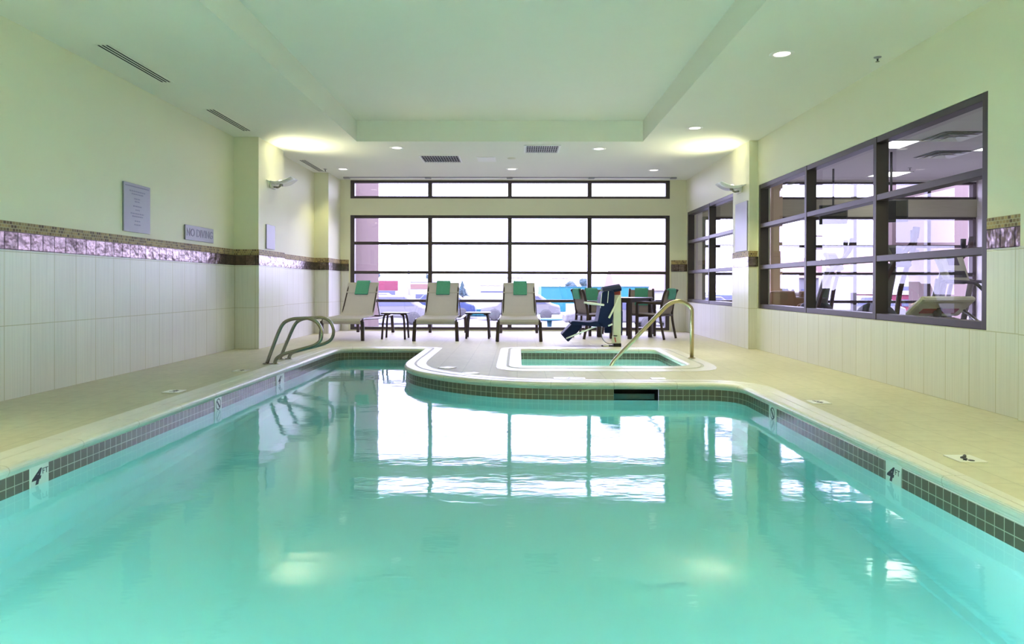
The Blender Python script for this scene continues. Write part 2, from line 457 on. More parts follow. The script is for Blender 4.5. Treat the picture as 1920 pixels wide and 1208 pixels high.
# right wall: pilaster, two interior windows onto the fitness room
PX = 3.455; FX = 3.47; TR = .17
RW0, RW1 = 5.235, 10.175; SW0, SW1 = 10.98, 13.97; WZ0, WZ1 = 0.612, 2.440
mb = MB()
mb.box(XR, XR + TR, YF, RW0, -.1, CEIL + .4); mb.box(XR, XR + TR, RW0, RW1, -.1, WZ0); mb.box(XR, XR + TR, RW0, RW1, WZ1, CEIL + .4)
mb.box(XR, XR + TR, RW1, 10.22, -.1, CEIL + .4)
mb.box(PX, XR + TR, 10.22, 10.98, -.1, CEIL + .4)
mb.box(FX, FX + TR, SW0, SW1, -.1, WZ0); mb.box(FX, FX + TR, SW0, SW1, WZ1, CEIL + .4); mb.box(FX, FX + TR, SW1, YB + .05, -.1, CEIL + .4)
mb.box(XR - .035, XR, YF, 4.845, -.1, CEIL + .4)
wr = struct(mb.build('wall_right', M['paint']))
clad(wr, [([(FX, YB), (FX, SW0)], 0, WZ0, False), ([(FX, YB), (FX, SW1 + .02)], WZ0, ZW, True),
          ([(PX, 10.98), (PX, 10.22), (XR, 10.22)], 0, ZW, True), ([(XR, 10.22), (XR, 4.845)], 0, WZ0, False),
          ([(XR, 10.208), (XR, RW1 + .01)], WZ0, ZW, True), ([(XR, RW0 - .01), (XR, 4.845)], WZ0, ZW, True),
          ([(XR - .035, 4.845), (XR - .035, YF)], 0, ZW, False)])
mb = MB(); mb.box(XL - .3, XR + .3, YF - .25, YF, -.1, CEIL + .4)
struct(mb.build('wall_front', M['paint']))

# ceiling with a raised tray
TX0, TX1, TY0, TY1, TZ = -2.43, 1.885, -0.9, 10.3, 3.428
mb = MB()
mb.box(XL - .3, TX0, YF, YB + .05, CEIL, TZ + .1); mb.box(TX1, XR + .3, YF, YB + .05, CEIL, TZ + .1)
mb.box(TX0, TX1, TY1, YB + .05, CEIL, TZ + .1); mb.box(TX0, TX1, YF, TY0, CEIL, TZ + .1)
mb.box(TX0, TX1, TY0, TY1, TZ, TZ + .1)
struct(mb.build('ceiling', M['ceil']))

# ------------------------------------------------------------------ windows
def window(name, ax, plane, a0, a1, z0, z1, cols, rows, mw, mh, depth, goff, sgn=1):
    fr, gl = MB(), MB()
    def bx(m, u0, u1, w0, w1, d0, d1):
        lo, hi = sorted((plane + sgn * d0, plane + sgn * d1))
        if ax == 'x': m.box(u0, u1, lo, hi, w0, w1)
        else: m.box(lo, hi, u0, u1, w0, w1)
    cs = [a0 + (a1 - a0) * i / cols for i in range(cols + 1)] if isinstance(cols, int) else cols
    rs = [z0 + (z1 - z0) * i / rows for i in range(rows + 1)] if isinstance(rows, int) else rows
    for i, c in enumerate(cs):
        u0 = c - mw / 2; u1 = c + mw / 2
        if i == 0: u0, u1 = c, c + mw
        if i == len(cs) - 1: u0, u1 = c - mw, c
        bx(fr, u0, u1, rs[0], rs[-1], 0, depth)
    for i, r in enumerate(rs):
        w0 = r - mh / 2; w1 = r + mh / 2
        if i == 0: w0, w1 = r, r + mh
        if i == len(rs) - 1: w0, w1 = r - mh, r
        for k in range(len(cs) - 1):
            bx(fr, cs[k] + (mw if k == 0 else mw / 2) - .001, cs[k + 1] - (mw if k == len(cs) - 2 else mw / 2) + .001, w0, w1, 0.004, depth - .004)
    bx(gl, a0 + .01, a1 - .01, rs[0] + .01, rs[-1] - .01, goff, goff + 0.0)
    o = struct(fr.build(name, M['bronze'], bevel=.004)); gl.bm.faces.ensure_lookup_table()
    g = gl.build('glass', M['glass'], o, recalc=False)
    # single-surface pane
    bm = bmesh.new(); bm.from_mesh(g.data); bmesh.ops.remove_doubles(bm, verts=bm.verts[:], dist=1e-5)
    seen = set(); kill = []
    for f in bm.faces:
        k = frozenset(tuple(round(c, 4) for c in v.co) for v in f.verts)
        if f.calc_area() < 1e-6 or k in seen: kill.append(f)
        seen.add(k)
    bmesh.ops.delete(bm, geom=kill, context='FACES'); bm.to_mesh(g.data); bm.free()
    return o
BR = [0.022, 0.62, 1.205, 1.81, 2.385]
window('window_1', 'x', YB, WX0, WX1, 0, 0, 4, BR, .085, .058, .12, .06)
window('window_2', 'x', YB, WX0, WX1, 0, 0, 4, [2.730, 3.105], .085, .05, .12, .06)
window('window_3', 'y', XR, RW0, RW1, WZ0, WZ1, 3, 3, .062, .062, .125, .100)
window('window_4', 'y', FX, SW0, SW1, WZ0, WZ1, [SW0, 12.42, SW1], 3, .062, .062, .125, .100)

# ------------------------------------------------------------------ pool and spa
PXL, PXR, PY0, PYF, PYB_, PNX = -2.66, 2.13, 0.75, 6.63, 10.15, -1.355
nose = [(1.372, PYF), (0.937, PYF), (0.75, PYF)]
curve = catmull([(0.75, 6.632), (0.35, 6.648), (-0.05, 6.718), (-0.38, 6.868), (-0.68, 7.075), (-0.97, 7.36), (-1.17, 7.65), (-1.305, 8.02), (-1.355, 8.42), (-1.36, 8.9)], 5)
right_c = round_poly([(PXR, PY0), (PXR, PYF), (1.5, PYF)], [.001, .34, .001], 8)[2:-2]
left_far = round_poly([(PNX, PYB_), (PXL, PYB_), (PXL, 5)], [.02, .32, .001], 8)
near_c = round_poly([(PXL, 2), (PXL, PY0), (PXR, PY0), (PXR, 2)], [.001, .3, .3, .001], 6)[2:-2]
pool = near_c + list(right_c) + [Vector(p) for p in nose[:2]] + [p.xy if len(p) == 3 else p for p in curve] + list(left_far)[:-3]
# subdivide long straight runs and drop doubles
def clean(pts):
    out = []
    for p in pts:
        p = Vector((p[0], p[1]))
        if not out or (p - out[-1]).length > 0.004: out.append(p)
    if (out[0] - out[-1]).length < 0.004: out.pop()
    return out
pool = clean(pool)
skim_i = [i for i in range(len(pool)) if abs(pool[i].x - 1.372) < 1e-3 and abs(pool[i].y - PYF) < 1e-3][0]
spa = clean(round_poly([(0.035, 8.05), (2.07, 8.05), (2.07, 10.15), (0.035, 10.15)], [.08, .28, .2, .07], 7))
COP = [(-.24, -.05), (-.24, .003), (-.128, .003), (-.122, -.000), (-.104, -.000), (-.098, .003), (-.020, .003), (.000, -.001), (.012, -.008), (.019, -.019), (.020, -.032), (.012, -.048), (.0, -.060)]
CMI = [0, 0, 1, 1, 1, 0, 0, 0, 0, 0, 0, 0]
def smooth_range(mb):
    for f in mb.bm.faces: f.smooth = True
mb = MB(); sweep(mb, pool, COP, CMI, vz=False, mif=lambda i, k, mi: mi if (pool[i].x > -1.4 and pool[i].y > 6.6) else 0); struct(mb.build('trim_1', [M['coping'], M['coping_groove']]))
SCOP = [(-.28, -.05), (-.28, .003), (-.165, .003), (-.160, -.004), (-.138, -.004), (-.133, .003)] + COP[6:]
def spa_warp(p, d):
    k = max(0, min(1, (8.3 - p.y) / .3)) * max(0, min(1, -d / .28))
    return Vector((p.x, p.y - .25 * k))
mb = MB(); sweep(mb, spa, SCOP, CMI, vz=False, warp=spa_warp); struct(mb.build('trim_2', [M['coping'], M['coping_groove']]))

deck_holes = [off2(pool, -.235), [spa_warp(p, -.275) for p in off2(spa, -.275)]]
mb = MB()
fill(mb, [[(XL - .25, YF - .2), (XR + .12, YF - .2), (XR + .12, YB + .1), (XL - .25, YB + .1)]] + deck_holes, 0.0)
struct(mb.build('floor', M['deck'], recalc=False))

# pool basin: tile band, plaster walls, bottom
def basin(name, pts, depth, skip=None):
    mb = MB()
    sweep(mb, pts, [(0, -.058), (0, -.182)], [0], skip=skip)
    sweep(mb, pts, [(0, -.182), (0, -depth + .15), (.04, -depth + .05), (.15, -depth)], [1, 1, 1])
    fill(mb, [off2(pts, .15)], -depth, 1)
    return struct(mb.build(name, [M['pool_tile'], M['plaster']], recalc=False))
basin('pool_basin', pool, 1.25, lambda i, k: i == skim_i)
basin('spa_basin', spa, 0.95)
def water(name, pts, z, depth, m):
    mb = MB(); o = off2(pts, -.012)
    fill(mb, [o], z); fill(mb, [o], -depth - .02)
    sweep(mb, o, [(0, z), (0, -depth - .02)])
    bmesh.ops.remove_doubles(mb.bm, verts=mb.bm.verts[:], dist=1e-4)
    return mb.build(name, m)
wtr = water('pool_water', pool, -.165, 1.25, M['water']); wtr['kind'] = 'stuff'
tag(wtr, 'clear turquoise water filling the L-shaped swimming pool', 'water')
wsp = water('spa_water', spa, -.15, .95, M['spa_water']); wsp['kind'] = 'stuff'
tag(wsp, 'rippled pale green water in the small square spa', 'water')

# skimmer throat in the peninsula's front wall
sk = thing('pool_skimmer', 'dark rectangular skimmer opening in the pool wall below the spa', 'skimmer', (1.1545, PYF, -.12))
mb = MB(); a = .2165
for q in (((-a, 0, -.07), (-a, .34, -.07), (a, .34, -.07), (a, 0, -.07)), ((-a, 0, .058), (a, 0, .058), (a, .34, .058), (-a, .34, .058)),
          ((-a, 0, -.07), (-a, 0, .058), (-a, .34, .058), (-a, .34, -.07)), ((a, 0, -.07), (a, .34, -.07), (a, .34, .058), (a, 0, .058)),
          ((-a, .34, -.07), (-a, .34, .058), (a, .34, .058), (a, .34, -.07))): mb.poly(q)
mb.build('throat', M['dark'], sk, recalc=False)
mb = MB(); mb.box(-a + .01, a - .01, .14, .155, -.062, -.005); mb.build('weir_flap', mat('weir_plastic', (.10, .16, .17), .4), sk, bevel=.003)

# underwater lamps in wall niches
def pool_lamp(loc, rz, label, power, rad=.11):
    t = thing('pool_light', label, 'pool light', loc, rz, 'underwater pool lights')
    Mx = Matrix.Rotation(PI / 2, 4, 'X')
    mb = MB(); mb.lathe([(.10, -.02), (.145, -.012), (.15, .0), (.145, .012), (.115, .02), (.112, .006)], 28, Mx); mb.build('rim', M['steel'], t)
    mb = MB(); mb.lathe([(.112, 0), (.09, .014), (.04, .022), (.001, .024)], 28, Mx); mb.build('lens', emit('pool_lens', (.8, 1, .98), 6), t)
    d = bpy.data.lights.new('pool_lamp', 'POINT'); d.energy = power; d.color = (1.0, .97, 1.0); d.shadow_soft_size = rad
    l = bpy.data.objects.new('pool_lamp', d); C.objects.link(l); l.parent = t; l.location = (0, -.25, 0)
    return t
pool_lamp((-1.3, PY0 + .02, -.65), PI, 'round underwater light in the near end wall of the pool, left one', 44)
pool_lamp((0.8, PY0 + .02, -.65), PI, 'round underwater light in the near end wall of the pool, right one', 44)
pool_lamp((PXR - .02, 1.55, -.65), -PI / 2, 'round underwater light in the right pool wall', 18)
pool_lamp((PXL + .02, 1.55, -.65), PI / 2, 'round underwater light in the left pool wall', 20)
pool_lamp((1.05, 8.07, -.5), PI, 'round underwater light in the near wall of the spa', 26)

# ------------------------------------------------------------------ lamps in the ceiling
def spot(parent, power, loc, rot, angle, blend=.6, col=LAMP_COL, rad=.12):
    d = bpy.data.lights.new('lamp', 'SPOT'); d.energy = power; d.color = col; d.spot_size = angle; d.spot_blend = blend; d.shadow_soft_size = rad
    l = bpy.data.objects.new('lamp', d); C.objects.link(l); l.parent = parent; l.location = loc; l.rotation_euler = rot
    return l
DL = thing('recessed_downlight', 'x', 'downlight', (2.463, 6.40, CEIL), 0, 'round recessed ceiling downlights')
mb = MB(); mb.lathe([(.072, .0), (.078, -.006), (.108, -.005), (.112, .0)], 32, caps=False); mb.build('trim_ring', M['white'], DL)
mb = MB(); mb.lathe([(.077, -.003), (.05, -.0045), (.001, -.005)], 32, caps=False); mb.build('lens', M['lens'], DL)
spot(DL, 160, (0, 0, -.02), (0, 0, 0), 1.85, .5)
DL['label'] = 'large bright round downlight above the right deck, nearest the big interior window'
for x, y, lab in [(2.433, 9.407, 'round downlight beside the bright ceiling glow over the right pilaster'),
                  (1.287, 10.842, 'round downlight just right of the ceiling return grille nearest the tray'),
                  (-1.908, 10.767, 'round downlight just left of the two square ceiling grilles'),
                  (-3.268, 12.754, 'round downlight over the left lounger near the window wall'),
                  (-0.106, 12.738, 'round downlight centred in front of the clerestory window'),
                  (2.556, 12.842, 'round downlight over the dining set near the window wall'),
                  (2.45, 1.5, 'added unseen round downlight above the right deck close to the viewer'),  # rest of this list: unseen lamps added as warm fill
                  (-3.3, 1.5, 'added unseen round downlight above the left deck close to the viewer'),
                  (2.45, -1.2, 'added unseen round downlight above the right deck behind the viewer'),
                  (-3.3, -1.2, 'added unseen round downlight above the left deck behind the viewer'),
                  (-.3, -1.9, 'added unseen round downlight above the near end deck')]:
    d = dup(DL, (x, y, CEIL), 0, lab)
    if not (x > 2 and 9 < y < 10):          # power set per lamp
        l = [c for c in kids(d) if c.type == 'LIGHT'][0]; l.data = l.data.copy(); l.data.energy = 48 if y > 7 else (130 if y > 5 else (160 if x > 0 else 270))

# linear slot diffusers
def slot_diffuser(y0, y1, xc, label):
    t = thing('slot_diffuser', label, 'air vent', (xc, (y0 + y1) / 2, CEIL), 0, 'three-slot ceiling air diffusers')
    L2 = (y1 - y0) / 2
    mb = MB(); mb.box(-.075, .075, -L2 - .02, L2 + .02, -.004, .0); mb.build('frame', M['ceil'], t)
    for k in (-1, 0, 1):
        mb = MB(); mb.box(k * .038 - .009, k * .038 + .009, -L2, L2, -.0055, -.0035); mb.build('slot', M['dark'], t)
slot_diffuser(6.15, 7.27, -3.755, 'longest-looking three-slot vent above the left wall, nearest the viewer')
slot_diffuser(8.42, 9.58, -3.805, 'three-slot vent above the left wall just before the tiled pilaster')
slot_diffuser(11.83, 13.0, -3.74, 'three-slot vent between the two left pilasters')

def grille(x0, x1, y0, y1, label, tilt):
    t = thing('ceiling_grille', label, 'air vent', ((x0 + x1) / 2, (y0 + y1) / 2, CEIL), 0, 'square louvred ceiling grilles')
    w, h = (x1 - x0) / 2, (y1 - y0) / 2
    mb = MB()
    for b in ((-w, w, -h, -h + .03), (-w, w, h - .03, h), (-w, -w + .03, -h + .03, h - .03), (w - .03, w, -h + .03, h - .03)): mb.box(*b, -.012, 0)
    mb.build('frame', M['white'], t, bevel=.003)
    mb = MB(); mb.box(-w + .02, w - .02, -h + .02, h - .02, -.002, 0); mb.build('backing', M['dark'], t)
    mb = MB(); n = 15
    for k in range(n):
        x = -w + .04 + (2 * w - .08) * k / (n - 1)
        mb.bar((x, -h + .03, -.010), (x, h - .03, -.010), .020, .004, up=(tilt, 0, 1))
    for k in (-.5, 0, .5): mb.box(-w + .03, w - .03, k * h - .006, k * h + .006, -.012, -.006)
    mb.build('louvres', M['louver'], t)
grille(-1.66, -.965, 11.385, 12.02, 'larger louvred grille left of the white ceiling panel', .6)
grille(.1, .67, 10.557, 11.149, 'louvred grille close under the edge of the ceiling tray', -.2)
mb = MB(); mb.box(-.157, .157, -.22, .22, -.006, 0); mb.box(-.14, .14, -.2, .2, -.010, -.006)
tag(mb.build('access_panel', M['white'], bevel=.003, loc=(-.535, 11.747, CEIL)), 'small white square access panel in the ceiling between the two grilles', 'panel')
mb = MB(); mb.lathe([(.001, -.02), (.05, -.018), (.075, -.006), (.08, 0)], 24, caps=False)
tag(mb.build('ceiling_speaker', M['cream'], loc=(-.10, 11.667, CEIL)), 'small round ceiling disc right of the white access panel', 'detector')
SPR = thing('fire_sprinkler', 'small sprinkler head in the ceiling above the big interior window', 'sprinkler', (3.40, 6.492, CEIL), 0, 'ceiling sprinkler heads')
mb = MB(); mb.lathe([(.035, 0), (.033, -.006), (.012, -.008), (.009, -.02)], 16); mb.build('escutcheon', M['louver'], SPR)
mb = MB(); mb.lathe([(.009, -.02), (.007, -.04), (.018, -.042), (.018, -.045)], 12); mb.build('deflector', M['steel'], SPR)
dup(SPR, (-3.60, 12.756, CEIL), 0, 'small sprinkler head in the ceiling over the second left pilaster')

# shade brackets above the clerestory
mb = MB(); mb.box(-3.28, 3.28, -.03, .03, -.012, 0)
for i, x in enumerate((-3.28, -1.64, 0, 1.64, 3.28)): mb.box(x - .06, x + .06, -.045, .045, -.03, -.0)
tag(mb.build('shade_track', M['louver'], bevel=.003, loc=(-.16, 13.72, CEIL)), 'slim grey shade track along the ceiling in front of the clerestory', 'track')

# wall sconces: the light washes the ceiling above each
def sconce(loc, rz, label, power=52):
    t = thing('wall_sconce', label, 'wall lamp', loc, rz, 'glass uplight wall sconces')       # local +x points into the room
    mb = MB(); mb.box(.0, .025, -.11, .11, -.07, .05); mb.build('back_plate', M['cream'], t, bevel=.008)
    mb = MB(); mb.tube(fillet([(.02, 0, -.04), (.10, 0, -.05), (.14, 0, 0)], .05), .016, 10); mb.lathe([(.028, -.03), (.03, 0), (.02, .01)], 14, Matrix.Translation((.14, 0, 0))); mb.build('arm', M['steel'], t)
    mb = MB(); prof = [(-.02 + .36 * k / 10, .055 * ((k / 10 - .45) * 2) ** 2 - .005 + .03 * k / 10) for k in range(11)]
    Mx = Matrix.Rotation(-PI / 2, 4, 'Z')
    mb.sheet(prof, .012, -.25, .25, M=Mx, wf=lambda u: 1 - .35 * u * u); mb.build('glass_shade', M['frost'], t, smooth=True)
    mb = MB(); mb.lathe([(.001, .03), (.03, .032), (.032, .05), (.02, .065), (.001, .068)], 16, Matrix.Translation((.13, 0, 0))); mb.build('bulb', emit('sconce_bulb', (1, .97, .7), 3), t)
    spot(t, power, (.20, 0, .09), (PI, .62, 0), 2.3, 1.0, (1, .96, .62), .06)
    return t
sconce((-3.80, 10.55, 2.50), 0, 'clear glass uplight sconce on the left tiled pilaster')
sconce((PX, 10.62, 2.45), PI, 'clear glass uplight sconce on the right pilaster above the grey sign')
sconce((XL, 0.6, 2.50), 0, 'added unseen glass uplight sconce on the left wall beside the near end of the pool', 70)  # unseen sconce pair, added to warm the near walls and ceiling
sconce((XR - .035, 0.6, 2.50), PI, 'added unseen glass uplight sconce on the right wall beside the near end of the pool', 380)

# ------------------------------------------------------------------ wall signs
def wsign(loc, rz, w, h, label, lines):
    # local: face looks along +x, width along y
    t = thing('wall_sign', label, 'sign', loc, rz, None)
    mb = MB(); mb.box(0, .018, -w / 2, w / 2, -h / 2, h / 2); mb.build('plaque', M['sign'], t, bevel=.003)
    B = Matrix(((0, 0, 1, .0185), (1, 0, 0, 0), (0, 1, 0, 0), (0, 0, 0, 1)))
    for s, size, yy, zz, nm in lines:
        text_obj(nm, s, size, B @ Matrix.Translation((yy, zz, 0)), M['sign_text'], t, depth=.004)
    return t
s = wsign((XL, 7.42, 1.775), 0, .52, .525, 'tall grey rules sign on the left wall above the mosaic band', [])
mb = MB()
mb.box(.0182, .0200, -.23, .23, .225, .235)
rows = [(.18, .30), (.15, .22), (.10, .12), (.07, .10), (.02, .16), (-.02, .08), (-.06, .26), (-.09, .20), (-.14, .10), (-.18, .12)]
for z, w in rows:
    x = -w / 2
    while x < w / 2:
        l = random.uniform(.02, .045); mb.box(.0182, .0195, x, min(x + l, w / 2), z - .006, z + .006); x += l + .012
mb.build('lettering', M['sign_text'], s)
wsign((XL, 8.89, 1.605), 0, .79, .19, 'long grey NO DIVING sign on the left wall above the mosaic band', [('NO DIVING', .142, 0, 0, 'lettering')])
wsign((-3.80, 10.45, 1.675), 0, .36, .37, 'small plain grey sign on the left pilaster under the sconce', [])
wsign((PX, 10.54, 1.85), PI, .55, .75, 'tall plain grey sign on the right pilaster under the sconce', [])

# ------------------------------------------------------------------ pool edge: rails, depth tiles
def rail(name, pts, r, mats, label, cat, base_pts, group=None):
    p0 = Vector(base_pts[0])
    t = thing(name, label, cat, p0, 0, group)
    P = [Vector(p) - p0 for p in pts]
    mb = MB(); mb.tube(P, r, 12); mb.build('tube', mats or M['steel'], t, smooth=True)
    for b in base_pts:
        q = Vector(b) - p0; mb = MB()
        mb.lathe([(r + .002, .016), (r + .012, .015), (.046, .009), (.05, 0.003)], 20, Matrix.Translation(q)); mb.build('flange', mats or M['steel'], t)
    return t
def grab(y, xs, label):
    pts = [(x, y, z) for x, z in xs]
    pts = catmull(pts, 5)
    rail('grab_rail', pts, .021, None, label, 'handrail', [(xs[0][0], y, .0), (xs[-1][0], y, .0)], 'pool grab rails')
grab(8.11, [(-2.987, 0), (-2.91, .21), (-2.834, .405), (-2.775, .495), (-2.681, .537), (-2.57, .546), (-2.477, .545), (-2.385, .500), (-2.331, .40), (-2.345, .29), (-2.414, .228), (-2.55, .185), (-2.70, .145), (-2.80, .112), (-2.868, .065), (-2.891, 0)], 'bent steel pool grab rail, the nearer of the pair by the left wall')
grab(8.66, [(-3.019, 0), (-2.938, .20), (-2.84, .42), (-2.775, .49), (-2.679, .520), (-2.57, .528), (-2.469, .526), (-2.38, .475), (-2.336, .37), (-2.36, .265), (-2.44, .205), (-2.60, .155), (-2.781, .107), (-2.876, .07), (-2.91, 0)], 'bent steel pool grab rail, the farther of the pair by the left wall')
rail('spa_handrail', fillet([(2.274, 8.91, 0), (2.274, 8.91, .66), (2.19, 8.91, .72), (2.084, 8.91, .752), (1.96, 8.91, .70), (1.31, 8.91, .02), (1.22, 8.91, -.09), (1.19, 8.91, -.34)], .14, 6), .026, M['brass'],
     'tall arched brass coloured steel handrail leading into the spa', 'handrail', [(2.274, 8.91, 0)])

def marker(loc, axis_sgn, w, label, kind, zc=-.115, h=.125):
    # local: face looks along +x, width along y, up z
    t = thing('depth_marker_tile', label, 'depth marker', loc, 0 if axis_sgn > 0 else PI, 'depth marker tiles on the pool wall')
    mb = MB(); mb.box(-.002, .004, -w / 2, w / 2, -h / 2, h / 2); mb.build('tile', M['marker'], t, bevel=.002)
    B = Matrix(((0, 0, 1, .0042), (1, 0, 0, 0), (0, 1, 0, 0), (0, 0, 0, 1)))
    if kind == '4':
        text_obj('number', '4', .112, B @ Matrix.Translation((-.034, -.008, 0)) @ Matrix.Scale(1.15, 4, (1, 0, 0)), M['ink'], t, shear=.3, bold=.004)
        text_obj('unit_letters', 'FT', .046, B @ Matrix.Translation((.045, .016, 0)), M['ink'], t)
    else:
        mb = MB(); R = h * .40
        def pt(a, r): return (.0046, r * math.cos(a), r * math.sin(a))
        n = 28
        for k in range(n):
            a, b = 2 * PI * k / n, 2 * PI * (k + 1) / n
            mb.poly([pt(a, R), pt(b, R), pt(b, R * .82), pt(a, R * .82)])
        c = .012
        mb.poly([(.0047, -R * .6, R * .6 + c), (.0047, -R * .6 - c, R * .6), (.0047, R * .6, -R * .6 - c), (.0047, R * .6 + c, -R * .6)])
        mb.build('prohibition_ring', M['red'] if False else M['ink'], t)
        mb = MB(); q = R * .5
        mb.poly([(.0049, -q * .9, q * .2), (.0049, -q * .2, q * .5), (.0049, q * .6, -q * .5), (.0049, q * .3, -q * .7)])
        mb.poly([(.0049, q * .65 + .012 * math.cos(2 * PI * k / 10), -q * .75 + .012 * math.sin(2 * PI * k / 10)) for k in range(10)])
        mb.build('diver_symbol', M['ink'], t)
marker((PXL, 3.772, -.115), 1, .150, 'white 4 FT depth tile on the left pool wall nearest the viewer', '4')
marker((PXR, 3.872, -.115), -1, .158, 'white 4 FT depth tile on the right pool wall', '4')
marker((PXL, 6.042, -.115), 1, .142, 'white round no diving symbol tile on the left pool wall', 'nd')
marker((PXR, 5.695, -.115), -1, .160, 'white round no diving symbol tile on the right pool wall', 'nd')
marker((PXL, 7.632, -.115), 1, .25, 'white 4 FT depth tile on the left pool wall below the grab rails', '4')

def deck_tile(x, y, w, d, rz, label, kind):
    t = thing('deck_marker_tile', label, 'floor marker', (x, y, 0), rz, 'white marker tiles set in the deck')
    mb = MB(); mb.box(-w / 2, w / 2, -d / 2, d / 2, .0005, .0065); mb.build('tile', M['marker'], t, bevel=.002)
    if kind == '4FT': text_obj('number', '4FT', min(w, d) * .5, Matrix.Translation((0, 0, .007)), M['ink'], t)
    elif kind == 'swim':
        mb = MB(); P = catmull([(-.05, .035), (-.025, .012), (.0, .018), (.02, -.01), (.05, -.03)], 5)
        P = [p.to_3d() for p in [Vector((a[0], a[1])) for a in P]]
        mb.tube([(p.x, p.y, .007) for p in P], .009, 6); mb.lathe([(.016, .0065), (.016, .0085), (.001, .009)], 12, Matrix.Translation((-.052, .0, 0))); mb.build('diver_symbol', M['ink'], t)
deck_tile(2.456, 3.757, .15, .15, PI / 2, 'white deck tile with a dark diver figure beside the right pool coping', 'swim')
deck_tile(2.452, 5.565, .15, .15, PI / 2, 'white 4FT deck tile beside the right pool coping near the corner', '4FT')
deck_tile(-3.03, 6.0, .15, .15, -PI / 2, 'white deck tile on the left deck opposite the no diving wall tile', '4FT')
deck_tile(-3.03, 7.46, .15, .15, -PI / 2, 'white deck tile on the left deck just before the grab rails', '4FT')
deck_tile(.53, 6.93, .32, .12, 0, 'wide white deck tile between the spa and the pool edge', '4FT')
deck_tile(1.43, 6.93, .15, .12, 0, 'small white deck tile above the pool skimmer', 'none')
deck_tile(-.50, 7.30, .16, .12, .5, 'white deck tile behind the curved pool coping, nearer the spa', 'none')
deck_tile(-.80, 7.80, .15, .15, .9, 'white deck tile behind the curved pool coping at its left bend', 'none')

# ------------------------------------------------------------------ loungers
LG = thing('chaise_lounge', 'x', 'lounger', (0, 0, 0), 0, 'poolside chaise lounges')
for s in (-1, 1):
    mb = MB(); mb.tube(fillet([(s * .345, .0, .26), (s * .345, .0, .345), (s * .345, .10, .365), (s * .345, .9, .335), (s * .345, 2.02, .35)], .08), .02, 8, sx=.8); mb.build('side_rail', M['brown'], LG, smooth=True)
    mb = MB(); mb.bar((s * .365, -.03, 0), (s * .350, .0, .33), .058, .048, up=(0, 1, 0)); mb.build('leg', M['brown'], LG, bevel=.008)
    mb = MB(); mb.bar((s * .355, 2.04, 0), (s * .345, 1.99, .35), .056, .046, up=(0, 1, 0)); mb.build('leg', M['brown'], LG, bevel=.008)
    mb = MB(); mb.bar((s * .325, 1.18, .355), (s * .305, 1.06, .66), .014, .014); mb.build('back_strut', M['brown'], LG)
for yy, zz in ((.03, .325), (1.96, .335)):
    mb = MB(); mb.bar((-.345, yy, zz), (.345, yy, zz), .03, .03); mb.build('cross_bar', M['brown'], LG, bevel=.005)
mb = MB(); mb.sheet([(.02, .285), (-.03, .30), (-.045, .33), (-.02, .36), (.05, .376), (.25, .383), (.5, .385), (.82, .395)], .012, -.325, .325); mb.build('seat', M['sling'], LG, smooth=False)
mb = MB(); mb.sheet([(.80, .385), (.86, .44), (.95, .56), (1.06, .72), (1.16, .87), (1.215, .965), (1.235, .985), (1.255, .972)], .012, -.295, .295, wf=lambda u: 1.03 - .05 * u); back = mb.build('backrest', M['sling'], LG)
mb = MB()
mb.box(-.285, .285, -.003, .003, -.012, .012, M=Matrix.Translation((0, 1.108, .812)) @ Matrix.Rotation(-.58, 4, 'X')); mb.build('seam', M['sling'], back)
mb = MB(); mb.tube(fillet([(-.285, .83, .385), (-.272, 1.225, .96), (.272, 1.225, .96), (.285, .83, .385)], .06), .014, 8); mb.build('back_frame', M['brown'], LG, smooth=True)
for ch in kids(LG):
    pass
LG.location = (-1.375, 11.49, 0); LG['label'] = 'beige sling chaise lounge in the middle, between the two side tables'
LGS = [(LG, -1.375, 11.49, 0)]
LGS.append((dup(LG, (-2.97, 11.55, 0), -.07, 'beige sling chaise lounge nearest the left pilaster and brick pier'), -2.97, 11.55, -.07))
LGS.append((dup(LG, (0.03, 11.44, 0), 0, 'beige sling chaise lounge next to the blue pool lift'), 0.03, 11.44, 0))

TW = MB().sheet([(1.075, .765), (1.095, .795), (1.125, .845), (1.16, .90), (1.195, .957), (1.215, .992), (1.24, 1.012), (1.275, 1.0), (1.29, .97), (1.285, .90), (1.27, .84)], .026, -.125, .125)
TW = TW.build('folded_towel', M['towel'], bevel=.008)
tag(TW, 'green folded towel over the middle lounger\'s headrest', 'towel', 'green towels on the loungers')
for i, (o, x, y, r) in enumerate(LGS):
    a = TW if i == 0 else TW.copy()
    if i: C.objects.link(a)
    a.location = (x, y, 0.004); a.rotation_euler = (0, 0, r)
    # slide along the headrest a little
    dx = (0.0, 0.0, .02)[i]; a.location.x += dx
    a['label'] = ('green folded towel over the headrest of the middle lounger', 'green folded towel over the headrest of the lounger nearest the brick pier', 'green folded towel over the headrest of the lounger next to the pool lift')[i]

# ------------------------------------------------------------------ side tables
ST = thing('side_table', 'x', 'side table', (-2.15, 12.03, 0), 0, 'small dark side tables between the loungers')
mb = MB(); mb.prism(round_poly([(-.225, -.225), (.225, -.225), (.225, .225), (-.225, .225)], [.05] * 4, 5), .438, .462); mb.build('table_top', M['brown'], ST, bevel=.006)
for sx in (-1, 1):
    for sy in (-1, 1):
        mb = MB(); mb.tube(fillet([(sx * .12, sy * .12, .43), (sx * .165, sy * .165, .425), (sx * .185, sy * .185, .30), (sx * .20, sy * .20, 0)], .06), .018, 8); mb.build('leg', M['brown'], ST, smooth=True)
ST['label'] = 'small dark side table between the left and middle loungers'
dup(ST, (-.70, 12.21, 0), .0, 'small dark side table between the middle and right loungers')

